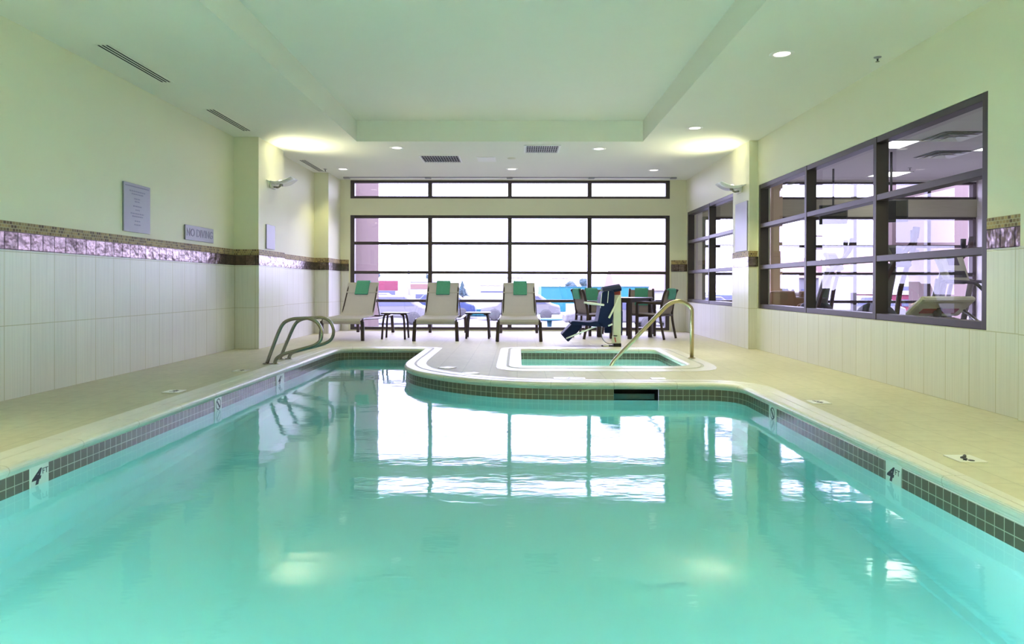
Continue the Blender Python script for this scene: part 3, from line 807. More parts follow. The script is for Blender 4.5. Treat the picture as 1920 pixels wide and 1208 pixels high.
# ------------------------------------------------------------------ dining set
DT = thing('dining_table', 'square dark dining table behind the pool lift', 'table', (1.97, 12.52, 0), PI / 4 + .03)
mb = MB(); mb.prism(round_poly([(-.37, -.37), (.37, -.37), (.37, .37), (-.37, .37)], [.02] * 4, 3), .70, .728); mb.build('table_top', M['brown'], DT, bevel=.004)
mb = MB()
for q in ((-.33, .33, -.34, -.32), (-.33, .33, .32, .34), (-.34, -.32, -.33, .33), (.32, .34, -.33, .33)): mb.box(*q, .645, .70)
mb.build('apron', M['brown'], DT)
for sx in (-1, 1):
    for sy in (-1, 1):
        mb = MB(); mb.box(sx * .33 - .03, sx * .33 + .03, sy * .33 - .03, sy * .33 + .03, 0, .70); mb.build('leg', M['brown'], DT, bevel=.005)

DC = thing('dining_chair', 'x', 'chair', (0, 0, 0), 0, 'dark framed dining chairs around the table')   # front towards -y
mb = MB(); mb.sheet([(-.235, .40), (-.25, .42), (-.22, .44), (0, .425), (.20, .42)], .014, -.215, .215); mb.build('seat', M['sling2'], DC)
mb = MB(); mb.sheet([(.19, .43), (.225, .52), (.25, .65), (.275, .77), (.305, .86)], .012, -.205, .205); mb.build('backrest', M['sling2'], DC)
for s in (-1, 1):
    mb = MB(); mb.tube(catmull([(s * .235, .29, 0), (s * .235, .235, .25), (s * .235, .215, .43), (s * .23, .24, .62), (s * .225, .285, .80), (s * .222, .325, .875)], 4), .025, 8, sx=.9); mb.build('rear_leg', M['brown'], DC, smooth=True)
    mb = MB(); mb.bar((s * .25, -.235, 0), (s * .25, -.225, .60), .05, .046, up=(0, 1, 0)); mb.build('front_leg', M['brown'], DC, bevel=.006)
    mb = MB(); mb.tube(fillet([(s * .25, -.225, .58), (s * .25, -.235, .635), (s * .25, -.1, .645), (s * .24, .235, .63)], .06), .02, 8, sx=1.3); mb.build('arm', M['brown'], DC, smooth=True)
    mb = MB(); mb.box(s * .235 - .012, s * .235 + .012, -.23, .23, .395, .43); mb.build('seat_rail', M['brown'], DC, bevel=.003)
for q in ((-.225, .225, .205, .23, .405, .43), (-.23, .23, -.235, -.21, .38, .41)):
    mb = MB(); mb.box(*q); mb.build('cross_bar', M['brown'], DC)
CT = MB().sheet([(.222, .56), (.24, .66), (.262, .76), (.288, .855), (.312, .885), (.34, .875), (.335, .80), (.31, .70)], .022, -.125, .125).build('folded_towel', M['towel'], bevel=.006)
def face(x, y, tx, ty): return math.atan2(tx - x, -(ty - y))
DCS = [(2.47, 12.25, 1.60, 12.93, 'dark dining chair at the right end, side-on beside the right wall pier', 'green towel over the side-on dining chair at the right end'),
       (2.36, 13.03, 2.22, 12.3, 'dark dining chair behind the table, facing the pool, right of the lift', 'green towel over the dining chair facing the pool behind the table'),
       (1.36, 12.30, 2.05, 12.55, 'dark dining chair at the left end of the table, side-on behind the blue lift seat', 'pale green towel over the dining chair at the left end of the table'),
       (1.52, 12.98, 1.75, 12.2, 'dark dining chair behind the table, partly hidden by the blue lift seat', 'green towel over the dining chair partly hidden by the lift seat')]
for i, (x, y, tx, ty, lab, tl) in enumerate(DCS):
    a = face(x, y, tx, ty)
    if i == 0: DC.location = (x, y, 0); DC.rotation_euler = (0, 0, a); DC['label'] = lab
    else: dup(DC, (x, y, 0), a, lab)
    c = CT if i == 0 else CT.copy()
    if i: C.objects.link(c)
    c.location = (x, y, .003); c.rotation_euler = (0, 0, a); tag(c, tl, 'towel', 'green towels on the dining chairs')

# ------------------------------------------------------------------ pool lift
LF = thing('pool_lift', 'blue and white pool access lift with a sling seat behind the spa', 'pool lift', (1.545, 10.62, 0))
def X(px, z): return (px - 1.545, z)
mb = MB(); mb.box(-.06, .06, -.075, .075, 0, .05); mb.box(-.24, -.05, -.03, .03, 0, .018); mb.build('base_plate', M['black'], LF, bevel=.004)
mb = MB(); mb.box(-.062, .058, -.06, .06, .05, .87); mast = mb.build('mast', M['cream'], LF, bevel=.008)
mb = MB(); mb.box(-.06, .045, -.070, -.060, .80, .865); mb.build('label', M['red'], mast)
mb = MB(); mb.box(-.085, .04, -.075, -.055, .05, .165); mb.build('control_box', M['cream'], LF, bevel=.006)
mb = MB(); mb.bar((-.025, -.077, .07), (-.04, -.077, .145), .018, .004, up=(0, 1, 0)); mb.build('label', M['red'], LF)
mb = MB(); mb.lathe([(.001, .175), (.03, .175), (.034, .165), (.02, .16)], 14, Matrix.Translation((-.03, -.06, 0))); mb.build('knob', M['black'], LF)
mb = MB(); mb.sheet([(-.17, -.02), (-.12, .025), (-.05, .045), (.03, .045), (.1, .025), (.15, -.03)], .055, -.235, .05, M=Matrix.Translation((0, 0, .89)) @ Matrix.Rotation(-.18, 4, 'Y'), wf=lambda u: 1); mb.build('top_cover', M['navy'], LF, bevel=.015)
mb = MB(); mb.bar((-.25, 0, .875), (.0, 0, .895), .03, .028); mb.build('boom', M['cream'], LF, bevel=.006)
mb = MB(); mb.bar((.02, -.245, .80), (-.155, -.245, .45), .028, .03, up=(0, 1, 0)); mb.build('lift_arm', M['cream'], LF, bevel=.005)
mb = MB(); mb.bar((-.165, -.245, .33), (-.10, -.245, .36), .024, .03, up=(0, 1, 0)); mb.build('lift_bracket', M['white'], LF, bevel=.004)
# seat back (side view): thick padded shell
def slab(poly, y0, y1, name, m, bev=.012):
    Mx = Matrix(((1, 0, 0, -1.545), (0, 0, 1, 0), (0, 1, 0, 0), (0, 0, 0, 1)))
    q = MB(); q.prism(poly, y0, y1, M=Mx); return q.build(name, m, LF, bevel=bev)
slab(catmull([(1.225, .36), (1.235, .45), (1.262, .60), (1.272, .75), (1.30, .845), (1.38, .868), (1.47, .855), (1.475, .70), (1.46, .50), (1.43, .37), (1.34, .305)], 4, True), -.22, .22, 'seat_back', M['navy'])
slab(catmull([(.825, .345), (.83, .40), (.95, .395), (1.1, .385), (1.21, .40), (1.30, .36), (1.27, .315), (1.1, .325), (.95, .34)], 3, True), -.22, .22, 'seat_cushion', M['navy'])
slab([(.675, .19), (.78, .075), (.985, .29), (.995, .345), (.86, .385)], -.17, .17, 'leg_rest', M['navy'], .02)
mb = MB(); mb.bar((.746 - 1.545, -.19, .135), (1.215 - 1.545, -.19, .325), .022, .022, up=(0, 1, 0)); mb.build('footrest_bar', M['white'], LF, bevel=.004)
for s in (-1, 1):
    mb = MB(); mb.bar((1.055 - 1.545, s * .235, .675), (1.32 - 1.545, s * .235, .648), .035, .032); mb.build('armrest', M['white'], LF, bevel=.010)
for x0, z0, x1, z1 in ((1.262, .60, 1.285, .83), (1.372, .68, 1.385, .86)):
    mb = MB(); mb.bar((x0 - 1.545, -.226, z0), (x1 - 1.545, -.226, z1), .008, .008, up=(0, 1, 0)); mb.build('piping', M['white'], LF)
mb = MB(); mb.sheet([(0, .52), (-.01, .40), (-.02, .20)], .06, -.18, -.075, M=Matrix.Translation((0, .1, 0))); mb.build('cover_flap', M['navy'], LF, bevel=.01)
mb = MB(); mb.sheet([(0, .55), (.0, .40), (.02, .19)], .05, .035, .105, M=Matrix.Translation((0, .1, 0))); mb.build('cover_flap', M['navy'], LF, bevel=.01)
mb = MB(); mb.tube(catmull([(1.308 - 1.545, -.05, .30), (1.30 - 1.545, -.06, .22), (1.315 - 1.545, -.06, .13), (1.36 - 1.545, -.06, .07), (1.42 - 1.545, -.06, .045), (1.475 - 1.545, -.06, .055)], 5), .007, 8); mb.build('cable', M['louver'], LF, smooth=True)
mb = MB(); mb.lathe([(.045, 0), (.045, .02), (.03, .03), (.001, .03)], 16, Matrix.Translation((-.17, -.02, 0))); mb.build('anchor_cap', M['white'], LF)

# ------------------------------------------------------------------ fitness room behind the right-hand windows
GX0, GX1, GY0, GZ = XR + TR, 9.40, 0.5, 3.12
mb = MB(); mb.box(GX0, GX1 + .2, GY0 - .2, YB + .1, -.12, 0); struct(mb.build('floor_gym', M['gym_floor']))
mb = MB(); mb.box(GX0, GX1 + .2, GY0 - .2, YB + .25, GZ, GZ + .3); struct(mb.build('ceiling_gym', M['gym_ceil']))
mb = MB(); mb.box(GX1, GX1 + .2, GY0 - .2, YB + .25, -.1, GZ); struct(mb.build('wall_gym_right', M['gym_wall']))
mb = MB(); mb.box(GX0, GX1, GY0 - .2, GY0, -.1, GZ); struct(mb.build('wall_gym_front', M['gym_wall']))
mb = MB(); mb.box(3.62, 3.80, YB, YB + .28, -.1, GZ); mb.box(3.80, GX1, YB, YB + .28, 3.08, GZ); mb.box(3.80, GX1, YB, YB + .28, -.1, .022)
struct(mb.build('wall_gym_back', M['gym_wall']))
mb = MB(); mb.box(3.80, GX1, YB - .02, YB + .28, 2.36, 2.72); struct(mb.build('trim_3', M['oak']))
GC = [3.80, 5.33, 6.93, 8.44, GX1]
window('window_5', 'x', YB, 0, 0, 0, 0, GC, [.022, .62, 1.19, 1.76, 2.36], .07, .058, .12, .06)
window('window_6', 'x', YB, 0, 0, 0, 0, GC, [2.72, 3.08], .07, .05, .12, .06)
mb = MB(); mb.box(-.12, .12, -.12, .12, 0, GZ)
c = struct(mb.build('trim_4', M['tan'], loc=(5.20, 13.86, 0), bevel=.01))  # tan tone is the pool room wall's reflection in the glass, put into colour

def troffer(x, y, label, w=.6, l=.6):
    t = thing('ceiling_light', label, 'ceiling light', (x, y, GZ), 0, 'flat fluorescent panels in the fitness room ceiling')
    mb = MB()
    for q in ((-w / 2, w / 2, -l / 2, -l / 2 + .03), (-w / 2, w / 2, l / 2 - .03, l / 2), (-w / 2, -w / 2 + .03, -l / 2, l / 2), (w / 2 - .03, w / 2, -l / 2, l / 2)): mb.box(*q, -.012, 0)
    mb.build('frame', M['white'], t)
    mb = MB(); mb.box(-w / 2 + .03, w / 2 - .03, -l / 2 + .03, l / 2 - .03, -.007, -.003); mb.build('diffuser', M['troffer'], t)
    return t
T0 = troffer(5.72, 10.50, 'bright ceiling panel beside the second mullion of the big interior window')
for x, y, lab in [(5.45, 7.75, 'bright ceiling panel at the upper corner of the big interior window'), (7.55, 10.7, 'bright ceiling panel at the right edge of the big interior window'),
                  (7.2, 13.3, 'bright ceiling panel far back by the fitness room clerestory'), (5.5, 4.5, 'bright ceiling panel over the near end of the fitness room'), (7.8, 7.0, 'bright ceiling panel over the middle of the fitness room'), (5.2, 2.2, 'added unseen ceiling panel by the near wall of the fitness room, beside the glass'), (7.8, 2.2, 'added unseen ceiling panel by the near wall of the fitness room, far side'), (7.8, 4.6, 'added unseen ceiling panel over the near half of the fitness room, far side'), (6.5, 5.8, 'added unseen ceiling panel in the centre of the fitness room'), (6.5, 3.4, 'added unseen ceiling panel in the near centre of the fitness room')]:  # panels by the near wall and centre are added to brighten the gym
    dup(T0, (x, y, GZ), 0, lab)
for (x, y, lab) in [(6.30, 9.93, 'large square air diffuser in the fitness room ceiling nearest the glass'), (7.0, 11.3, 'square air diffuser farther back in the fitness room ceiling')]:
    t = thing('air_diffuser', lab, 'air vent', (x, y, GZ), 0, 'square air diffusers in the fitness room ceiling')
    for k, w in enumerate((.30, .22, .14)):
        mb = MB(); z = -.02 - .012 * k
        mb.lathe([(w * 1.414, z), (w * 1.414 - .09, z + .035)], 4, Matrix.Rotation(PI / 4, 4, 'Z'), caps=False, smooth=False); mb.build('cone', M['white'], t)
    mb = MB(); mb.box(-.31, .31, -.31, .31, -.004, 0); mb.build('backing', M['louver'], t)
dup(SPR, (7.2, 12.6, GZ), 0, 'small sprinkler head in the fitness room ceiling')

def screen(x, y, z, label):
    t = thing('hanging_television', label, 'television', (x, y, GZ), -.35, 'televisions hanging in the fitness room')
    h = GZ - z
    mb = MB(); mb.tube([(0, .04, 0), (0, .04, -h + .1)], .018, 8); mb.build('ceiling_pole', M['mach_dk'], t)
    mb = MB(); mb.box(-.24, .24, 0, .06, -h - .18, -h + .18); mb.build('casing', M['mach_dk'], t, bevel=.012)
    mb = MB(); mb.box(-.215, .215, -.004, .001, -h - .14, -h + .16); mb.build('screen', M['black'], t)
screen(6.05, 11.1, 2.16, 'larger grey television hanging beside the second mullion of the interior window')
screen(5.85, 12.7, 2.27, 'smaller grey television hanging farther back in the fitness room')

def elliptical(loc, rz, label):
    t = thing('elliptical_trainer', label, 'exercise machine', loc, rz, 'elliptical trainers in the fitness room')    # front towards +y
    mb = MB(); mb.box(-.05, .05, -.85, .85, .04, .12); mb.box(-.33, .33, -.88, -.80, 0, .07); mb.box(-.33, .33, .72, .80, 0, .07); mb.build('base_frame', M['mach'], t, bevel=.015)
    mb = MB(); prof = [(.001, -.11), (.26, -.11), (.31, -.08), (.31, .08), (.26, .11), (.001, .11)]
    mb.lathe(prof, 26, Matrix.Translation((0, .55, .40)) @ Matrix.Rotation(PI / 2, 4, 'Y')); mb.build('flywheel_housing', M['mach_dk'], t, bevel=.01)
    mb = MB(); mb.tube([(0, .52, .35), (0, .40, .90), (0, .30, 1.25)], .06, 10, rads=[.12, .09, .065]); mb.build('upright', M['mach'], t, smooth=True)
    mb = MB(); mb.box(-.20, .20, -.03, .035, -.17, .17, M=Matrix.Translation((0, .24, 1.36)) @ Matrix.Rotation(-.5, 4, 'X')); con = mb.build('console', M['mach'], t, bevel=.03)
    mb = MB(); mb.box(-.13, .13, -.036, -.03, -.06, .11, M=Matrix.Translation((0, .24, 1.36)) @ Matrix.Rotation(-.5, 4, 'X')); mb.build('display', M['mach_dk'], con)
    for s, sw in ((-1, .18), (1, -.12)):
        mb = MB(); mb.tube(catmull([(s * .27, .42, .45), (s * .28, .34 - sw * .3, .85), (s * .30, .22 - sw * .6, 1.20), (s * .27, .05 - sw, 1.50), (s * .22, .02 - sw, 1.68)], 5), .034, 8); mb.build('swing_arm', M['mach_br'], t, smooth=True)
        mb = MB(); mb.tube([(s * .235, .03 - sw, 1.58), (s * .215, .02 - sw, 1.72)], .042, 8); mb.build('grip', M['mach_dk'], t)
        mb = MB(); mb.tube([(s * .22, .5, .38 + sw * .6), (s * .21, .1, .27 + sw * .5), (s * .20, -.75, .16)], .035, 8); mb.build('link_arm', M['mach'], t, smooth=True)
        mb = MB(); mb.box(s * .2 - .075, s * .2 + .075, -.45, -.08, .25 + sw * .3, .29 + sw * .3); mb.build('pedal', M['mach_dk'], t, bevel=.02)
    mb = MB(); mb.tube(fillet([(-.22, .0, 1.12), (-.18, .26, 1.12), (.18, .26, 1.12), (.22, .0, 1.12)], .1), .018, 8); mb.build('fixed_handle', M['mach_dk'], t, smooth=True)
    return t
E1 = elliptical((5.35, 9.25, 0), .5, 'large elliptical trainer with raised swing arms in the interior window\'s third bay')
dup(E1, (5.50, 11.4, 0), .7, 'elliptical trainer seen through the middle bay of the interior window')
dup(E1, (7.2, 11.0, 0), .6, 'elliptical trainer farther back by the brick wall view')

def treadmill(loc, rz, label):
    t = thing('treadmill', label, 'exercise machine', loc, rz)
    mb = MB(); mb.box(-.40, .40, -.95, .75, .06, .16); mb.build('deck', M['mach'], t, bevel=.02)
    mb = MB(); mb.box(-.27, .27, -.93, .52, .16, .172); mb.build('belt', M['black'], t)
    mb = MB(); mb.prism([(.46, .16), (.50, .27), (.85, .24), (.95, .10), (.9, .04), (.5, .04)], -.40, .40, M=Matrix(((0, 0, 1, 0), (1, 0, 0, 0), (0, 1, 0, 0), (0, 0, 0, 1)))); mb.build('motor_hood', M['mach'], t, bevel=.03)
    for s in (-1, 1):
        mb = MB(); mb.tube([(s * .38, .62, .15), (s * .38, .45, 1.05)], .04, 8); mb.build('upright', M['mach'], t, smooth=True)
        mb = MB(); mb.tube(fillet([(s * .38, .46, 1.02), (s * .38, -.05, 1.0), (s * .38, -.15, .9)], .06), .024, 8); mb.build('handrail', M['mach_dk'], t, smooth=True)
    Mx = Matrix.Translation((0, .50, 1.22)) @ Matrix.Rotation(-.35, 4, 'X')
    mb = MB(); mb.prism(round_poly([(-.24, -.25), (.24, -.25), (.30, .22), (-.30, .22)], [.06] * 4, 4), -.04, .04, M=Mx @ Matrix.Rotation(PI / 2, 4, 'X')); c = mb.build('console', M['cream'], t, bevel=.015)
    mb = MB(); mb.box(-.12, .12, -.046, -.04, .02, .15, M=Mx); mb.box(-.19, .19, -.046, -.04, -.17, -.07, M=Mx); mb.build('display', M['mach_dk'], c)
treadmill((6.55, 9.55, 0), .45, 'treadmill with an upright cream console in the interior window\'s third bay')

# recumbent bike close behind the glass
RB = thing('recumbent_bike', 'recumbent exercise bike with red lettered console right behind the glass', 'exercise machine', (4.42, 6.35, 0), .12)
mb = MB(); mb.box(-.05, .05, -.7, 1.0, .08, .18); mb.box(-.28, .28, -.72, -.64, 0, .09); mb.box(-.28, .28, .9, .98, 0, .09); mb.build('base_frame', M['mach'], RB, bevel=.02)
mb = MB(); mb.prism(catmull([(.3, .1), (.35, .45), (.55, .62), (.85, .58), (1.0, .3), (.95, .1)], 4, True), -.12, .12, M=Matrix(((0, 0, 1, 0), (1, 0, 0, 0), (0, 1, 0, 0), (0, 0, 0, 1)))); mb.build('drive_housing', M['mach'], RB, bevel=.02)
Mx = Matrix.Translation((0.02, .72, .74)) @ Matrix.Rotation(.95, 4, 'X')
mb = MB(); mb.box(-.30, .30, -.03, .03, -.16, .16, M=Mx); c = mb.build('console', M['cream'], RB, bevel=.03)
mb = MB(); mb.box(-.2, .2, -.036, -.03, -.08, .0, M=Mx); mb.build('display', M['red'], c)
mb = MB(); mb.tube([(0, .75, .55), (0, .72, .74)], .04, 8); mb.build('console_post', M['mach_dk'], RB)
mb = MB(); mb.sheet([(.0, .52), (-.2, .50), (-.38, .52)], .07, -.22, .22); mb.build('seat', M['mach_br'], RB, bevel=.02)
mb = MB(); mb.sheet([(-.40, .62), (-.46, .80), (-.55, 1.05)], .06, -.2, .2); mb.build('backrest', M['mach_br'], RB, bevel=.02)
mb = MB(); mb.tube([(0, -.2, .5), (0, -.45, .15)], .04, 8); mb.build('seat_post', M['mach'], RB)
mb = MB(); mb.tube(fillet([(-.27, .05, .72), (-.28, -.25, .56), (.28, -.25, .56), (.27, .05, .72)], .08), .016, 8); mb.build('side_grips', M['steel'], RB, smooth=True)

ACH = thing('lounge_armchair', 'tan upholstered armchair behind the left corner of the interior window', 'chair', (5.05, 12.9, 0), -.6)
mb = MB(); mb.box(-.36, .36, -.36, .36, .12, .42); mb.build('seat', M['tan_leather'], ACH, bevel=.05)
mb = MB(); mb.box(-.36, .36, .22, .40, .12, .85); mb.build('backrest', M['tan_leather'], ACH, bevel=.06)
for s in (-1, 1):
    mb = MB(); mb.box(s * .36 - .09, s * .36 + .09, -.36, .38, .12, .62); mb.build('arm', M['tan_leather'], ACH, bevel=.05)
    for q in (-.3, .3):
        mb = MB(); mb.lathe([(.03, 0), (.025, .13)], 10, Matrix.Translation((s * .33, q, 0))); mb.build('leg', M['brown'], ACH)
WB = MB(); WB.lathe([(.11, 0), (.115, .02), (.14, .60), (.15, .60), (.15, .63), (.001, .625)], 20)
tag(WB.build('waste_bin', M['mach'], loc=(5.66, 13.3, 0)), 'slim grey waste bin behind the first bay of the interior window', 'bin')

# ------------------------------------------------------------------ outside
GR = -1.0
M['asphalt'] = mat('pale_asphalt', (0.16, 0.16, 0.16), 0.9, var=0.08, scale=.6)
def col(n, c, r=.6): return mat(n, c, r, var=.04, scale=2)
M['x_red'] = col('barn_red', (0.16, 0.015, 0.04)); M['x_blue'] = col('sky_blue_wall', (0.002, 0.13, 0.15)); M['x_teal'] = col('teal_paint', (0.008, 0.09, 0.13))
M['x_white'] = col('white_siding', (0.36, 0.36, 0.33)); M['x_grey'] = col('grey_siding', (0.11, 0.11, 0.12)); M['x_pink'] = col('salmon_roof', (0.17, 0.09, 0.075))
M['x_glass'] = col('dark_window', (0.06, 0.07, 0.12), .2); M['x_leaf'] = mat('evergreen_needles', (0.03, 0.06, 0.07), .8, var=.4, scale=4); M['x_bark'] = col('bark', (.10, .08, .07))
M['x_metal'] = col('galvanised_pole', (.28, .28, .32)); M['x_tyre'] = col('tyre', (.05, .05, .05)); M['x_dark'] = col('navy_car', (.02, .04, .12), .3); M['x_silver'] = col('silver_car', (.08, .08, .085), .3)
mb = MB(); mb.box(-90, 120, YB + .4, 190, GR - .3, GR); struct(mb.build('ground', M['asphalt']))

def pier(x0, x1, y0, y1, z0, z1, name, label):
    mb = MB(); mb.box(x0, x1, y0, y1, z0, z1); w = mb.build(name, M['brick'], loc=(0, 0, 0)); struct(w)
pier(-4.4, -3.46, YB + .30, 17.0, GR, 7, 'wall_brick_left', '')
mb = MB()       # brick wing seen through the fitness room glass, with a window opening
mb.box(8.9, 9.9, 15.2, 15.6, GR, 7); mb.box(9.9, 14, 15.2, 15.6, GR, 7)
mb.box(8.3, 8.9, 15.2, 15.6, 1.75, 7); mb.box(8.3, 8.9, 15.2, 15.6, GR, -.3)
struct(mb.build('wall_brick_right', M['brick']))

def building(name, x0, x1, y0, y1, z1, m, label, cat='building', wins=(), roof=None, wm=None, bands=()):
    t = thing(name, label, cat, ((x0 + x1) / 2, (y0 + y1) / 2, GR))
    w, d, h = (x1 - x0) / 2, (y1 - y0) / 2, z1 - GR
    mb = MB(); mb.box(-w, w, -d, d, 0, h); mb.build('walls', m, t)
    for (u, z, ww, hh) in wins:
        mb = MB(); mb.box(u - ww / 2, u + ww / 2, -d - .06, -d + .02, z - hh / 2, z + hh / 2); mb.build('window', wm or M['x_glass'], t)
    for (z0, z1_, bm_) in bands:
        mb = MB(); mb.box(-w - .03, w + .03, -d - .05, -d + .05, z0, z1_); mb.build('band', bm_, t)
    if roof == 'gable':
        mb = MB(); mb.prism([(-d - .3, h), (d + .3, h), (0, h + d * .5)], -w - .3, w + .3, M=Matrix(((0, 0, 1, 0), (1, 0, 0, 0), (0, 1, 0, 0), (0, 0, 0, 1)))); mb.build('roof', M['x_pink'], t)
    elif roof == 'flat':
        mb = MB(); mb.box(-w - .15, w + .15, -d - .15, d + .15, h, h + .25); mb.build('roof', M['x_white'], t)
    return t
building('storefront', -15.0, -10.55, 60, 70, 1.30, M['x_white'], 'white storefront with crimson upper panel right of the brick pier', wins=[(1.0, 1.0, 2, .8)], bands=[(1.45, 2.3, M['x_red']), (.05, .5, M['x_red'])])
building('corner_shop', -9.0, -6.9, 56, 62, 1.2, M['x_white'], 'narrow white building with small pink and grey panels', wins=[(.1, 1.0, 1.0, .35)], bands=[(1.6, 2.0, M['x_pink'])], roof='flat')
building('blue_shed', 1.75, 9.6, 50, 58, .85, M['x_blue'], 'long bright turquoise building behind the right lounger', bands=[(1.80, 1.86, M['x_teal'])])
building('white_box_van', 3.4, 6.5, 43, 48, -.35, M['x_white'], 'long white trailer parked before the turquoise building', cat='trailer')
building('salmon_roof_house', 8.6, 14.5, 58, 66, .5, M['x_white'], 'low white house with a salmon roof beyond the dining set', roof='gable', wins=[(-1.5, .8, .8, .7), (1.5, .8, .8, .7)])
building('far_warehouse', -5.2, 2, 95, 110, .9, M['x_white'], 'long low white warehouse between the first two loungers', wins=[(-1, 1.0, 5, .18)], roof='flat')
building('blue_container', -3.0, -1.3, 42, 46, -.55, M['x_teal'], 'blue container between the middle lounger and the right side table', cat='container', bands=[(.1, .16, M['x_blue'])])
building('blue_cabin', -9.2, -7.9, 48, 50, -.2, M['x_teal'], 'small blue cabin behind the left side table', cat='cabin', wins=[(0, .5, .5, .3)])
building('grey_house', 21, 25.5, 58, 66, 1.6, M['x_grey'], 'grey gabled house seen through the fitness room glass', roof='gable', wins=[(-1.2, 1.2, .8, .9), (1.2, 1.2, .8, .9)])
building('white_house', 30, 38, 60, 70, 2.0, M['x_white'], 'white gabled house farther right through the fitness room glass', roof='gable', wins=[(-2, 1.4, .9, 1), (0, 1.4, .9, 1), (2, 1.4, .9, 1)])
building('red_shop', 27, 31, 50, 55, .3, M['x_red'], 'low red shop seen through the middle bay of the interior window', roof='flat', wins=[(0, .7, 2, .5)])

M['x_car'] = col('pale_car_paint', (0.13, 0.13, 0.13), .35)
def vehicle(x, y, rz, m, label, L=4.4, H=1.42, Wd=1.75, cabin=(.30, .86)):
    t = thing('parked_car', label, 'car', (x, y, GR), rz, 'cars parked outside')
    hl = L / 2
    Mx = Matrix(((1, 0, 0, 0), (0, 0, 1, 0), (0, 1, 0, 0), (0, 0, 0, 1)))
    P = [(-hl, .35), (-hl + .05, .72), (-hl + .9, .86), (-hl + 1.45, H), (hl - 1.2, H), (hl - .5, .92), (hl - .05, .80), (hl, .35)]
    mb = MB(); mb.prism(P, -Wd / 2, Wd / 2, M=Mx); mb.build('body', m, t, bevel=.08)
    mb = MB(); mb.prism([(-hl + 1.12, .90), (-hl + 1.50, H - .08), (hl - 1.25, H - .08), (hl - .75, .92)], -Wd / 2 - .012, Wd / 2 + .012, M=Mx); mb.build('side_glass', M['x_glass'], t)
    for wx in (-hl + .8, hl - .8):
        for wy in (-Wd / 2 + .08, Wd / 2 - .08):
            mb = MB(); mb.lathe([(.001, -.11), (.22, -.11), (.32, -.09), (.32, .09), (.22, .11), (.001, .11)], 20, Matrix.Translation((wx, wy, .32)) @ Matrix.Rotation(PI / 2, 4, 'X')); mb.build('wheel', M['x_tyre'], t)
    return t
vehicle(-6.5, 34, .05, M['x_car'], 'white car parked behind the left side table')
vehicle(-4.6, 40, .0, M['x_dark'], 'dark blue car parked just left of the middle lounger')
vehicle(-9.0, 42, .1, M['x_silver'], 'silver car parked by the brick pier behind the left lounger')
vehicle(.2, 38, -.05, M['x_car'], 'white car parked behind the right lounger')
vehicle(4.2, 30, .0, M['x_car'], 'white car parked behind the pool lift')
vehicle(8.6, 33, 0, M['x_silver'], 'silver car parked behind the dining set')
vehicle(18.0, 36, .3, M['x_car'], 'white car seen low in the middle bay of the interior window')
vehicle(11.4, 40, .2, M['x_dark'], 'dark blue car seen low in the first bay of the interior window')

def conifer(x, y, h, r, label):
    t = thing('conifer_tree', label, 'tree', (x, y, GR), random.random() * 6, 'trees far outside')
    mb = MB(); mb.lathe([(.16, 0), (.05, h * .9)], 8); mb.build('trunk', M['x_bark'], t)
    mb = MB(); n = 8
    for k in range(n):
        z = h * (.22 + .72 * k / n); rr = r * (1 - k / n) ** .9 + .05
        ring = [(rr * (1 if i % 2 else .55) * random.uniform(.8, 1.15), z - .05 * h * (1 if i % 2 else .2), 2 * PI * i / 14) for i in range(14)]
        top = mb.v((0, 0, z + h * .17)); vs = [mb.v((a * math.cos(b), a * math.sin(b), zz)) for a, zz, b in ring]
        for i in range(14): mb.f([vs[i], vs[(i + 1) % 14], top])
    mb.build('crown', M['x_leaf'], t, recalc=False)
def leafy(x, y, h, r, label):
    t = thing('broadleaf_tree', label, 'tree', (x, y, GR), 0, 'trees far outside')
    mb = MB(); mb.tube([(0, 0, 0), (.1, 0, h * .4), (0, .1, h * .7)], .15, 8, rads=[.2, .14, .06])
    for a in range(5): mb.tube([(.08, 0, h * .4), (r * .6 * math.cos(a * 1.26), r * .6 * math.sin(a * 1.26), h * .8)], .05, 6, rads=[.08, .02])
    mb.build('trunk', M['x_bark'], t)
    mb = MB()
    for k in range(16):
        u = Vector((random.gauss(0, 1), random.gauss(0, 1), random.gauss(0, 1))).normalized() * r * random.uniform(.2, .62)
        q = r * random.uniform(.32, .5); B = bmesh.ops.create_icosphere(mb.bm, subdivisions=2, radius=q, matrix=Matrix.Translation((u.x, u.y, h * .72 + u.z * .75)))
        for v in B['verts']: v.co += v.normal * random.uniform(-.12, .18) * q
    mb.build('crown', M['x_leaf'], t, recalc=False)
conifer(-12.2, 92, 3.6, 1.3, 'small conifer above the storefront near the first mullion')
conifer(-7.1, 88, 2.6, 1.0, 'small conifer just right of the middle lounger')
leafy(-20, 90, 3.2, 2.2, 'rounded tree just right of the brick pier')
leafy(7.2, 92, 2.6, 1.0, 'small leafy tree above the turquoise building')
leafy(8.9, 90, 3.1, .9, 'taller leafy tree above the turquoise building by the mullion')
leafy(25, 40, 3.6, 2.2, 'leafy tree behind the middle bay of the interior window')
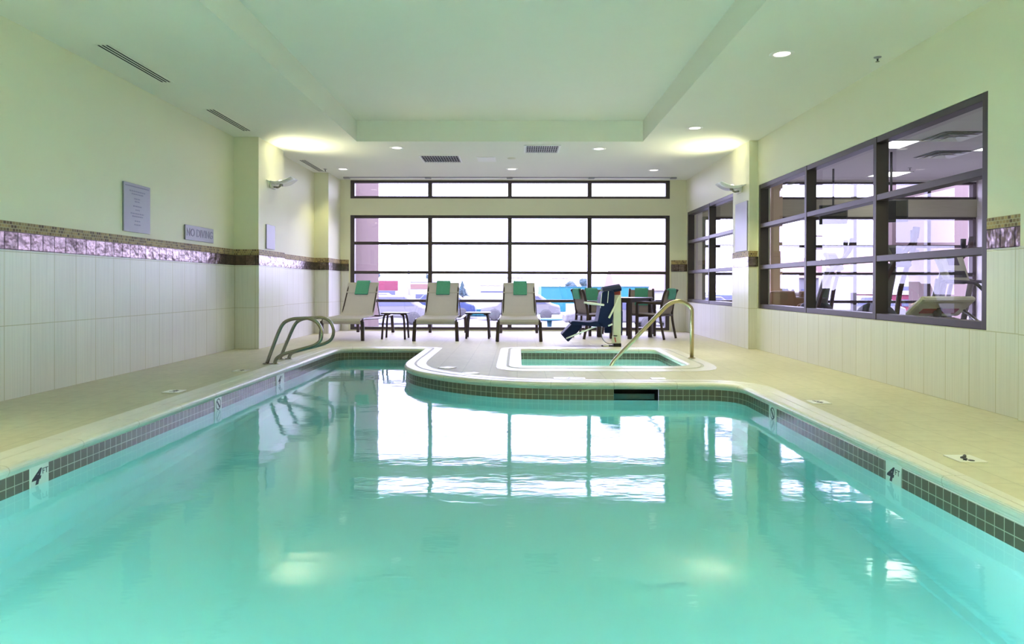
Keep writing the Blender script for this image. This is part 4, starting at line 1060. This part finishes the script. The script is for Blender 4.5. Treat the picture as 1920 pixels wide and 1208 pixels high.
leafy(31, 43, 4.2, 2.4, 'bigger leafy tree beside the elliptical trainer through the glass')

def pole(x, y, h, label, kind):
    t = thing('street_light' if kind == 'lamp' else 'utility_pole', label, 'street light' if kind == 'lamp' else 'utility pole', (x, y, GR), 0, None if kind == 'lamp' else 'utility poles outside')
    mb = MB(); mb.tube([(0, 0, 0), (-.12 if kind == 'lamp' else 0, 0, h)], .09, 8, rads=[.11, .07]); mb.build('post', M['x_metal'], t)
    if kind == 'lamp':
        mb = MB(); mb.tube(fillet([(-.12, 0, h - .05), (-.16, 0, h + .05), (-.85, 0, h + .06)], .1), .05, 8); mb.build('arm', M['x_metal'], t)
        mb = MB(); mb.box(-1.25, -.8, -.12, .12, h + .0, h + .12); mb.build('lamp_head', M['x_metal'], t, bevel=.03)
    else:
        for zz in (h - .4, h - 1.2):
            mb = MB(); mb.box(-1.1, 1.1, -.06, .06, zz, zz + .12); mb.build('crossarm', M['x_bark'], t)
            for u in (-1, -.5, .5, 1):
                mb = MB(); mb.lathe([(.04, 0), (.06, .06), (.03, .16)], 8, Matrix.Translation((u, 0, zz + .12))); mb.build('insulator', M['x_white'], t)
    return t
pole(-7.1, 45, 4.5, 'slim grey street light with a short arm against the white sky', 'lamp')
pole(5.9, 95, 3.2, 'utility pole with crossarms above the turquoise building', 'u')
pole(19.2, 43, 5.4, 'tall utility pole with crossarms seen through the middle bay of the interior window', 'u')
pole(-.4, 90, 3.2, 'utility pole right of the centre mullion above the right lounger', 'u')

PT = thing('patio_table', 'round pale blue pedestal patio table outside behind the pool lift', 'table', (1.13, 24, GR), 0)
mb = MB(); mb.lathe([(.001, .72), (.45, .72), (.47, .74), (.45, .77), (.001, .78)], 24); mb.build('table_top', M['x_teal'], PT)
mb = MB(); mb.lathe([(.09, .06), (.07, .3), (.09, .72)], 14); mb.build('pedestal', M['x_teal'], PT)
mb = MB(); mb.lathe([(.34, 0), (.36, .04), (.1, .1), (.001, .1)], 20); mb.build('base', M['x_teal'], PT)
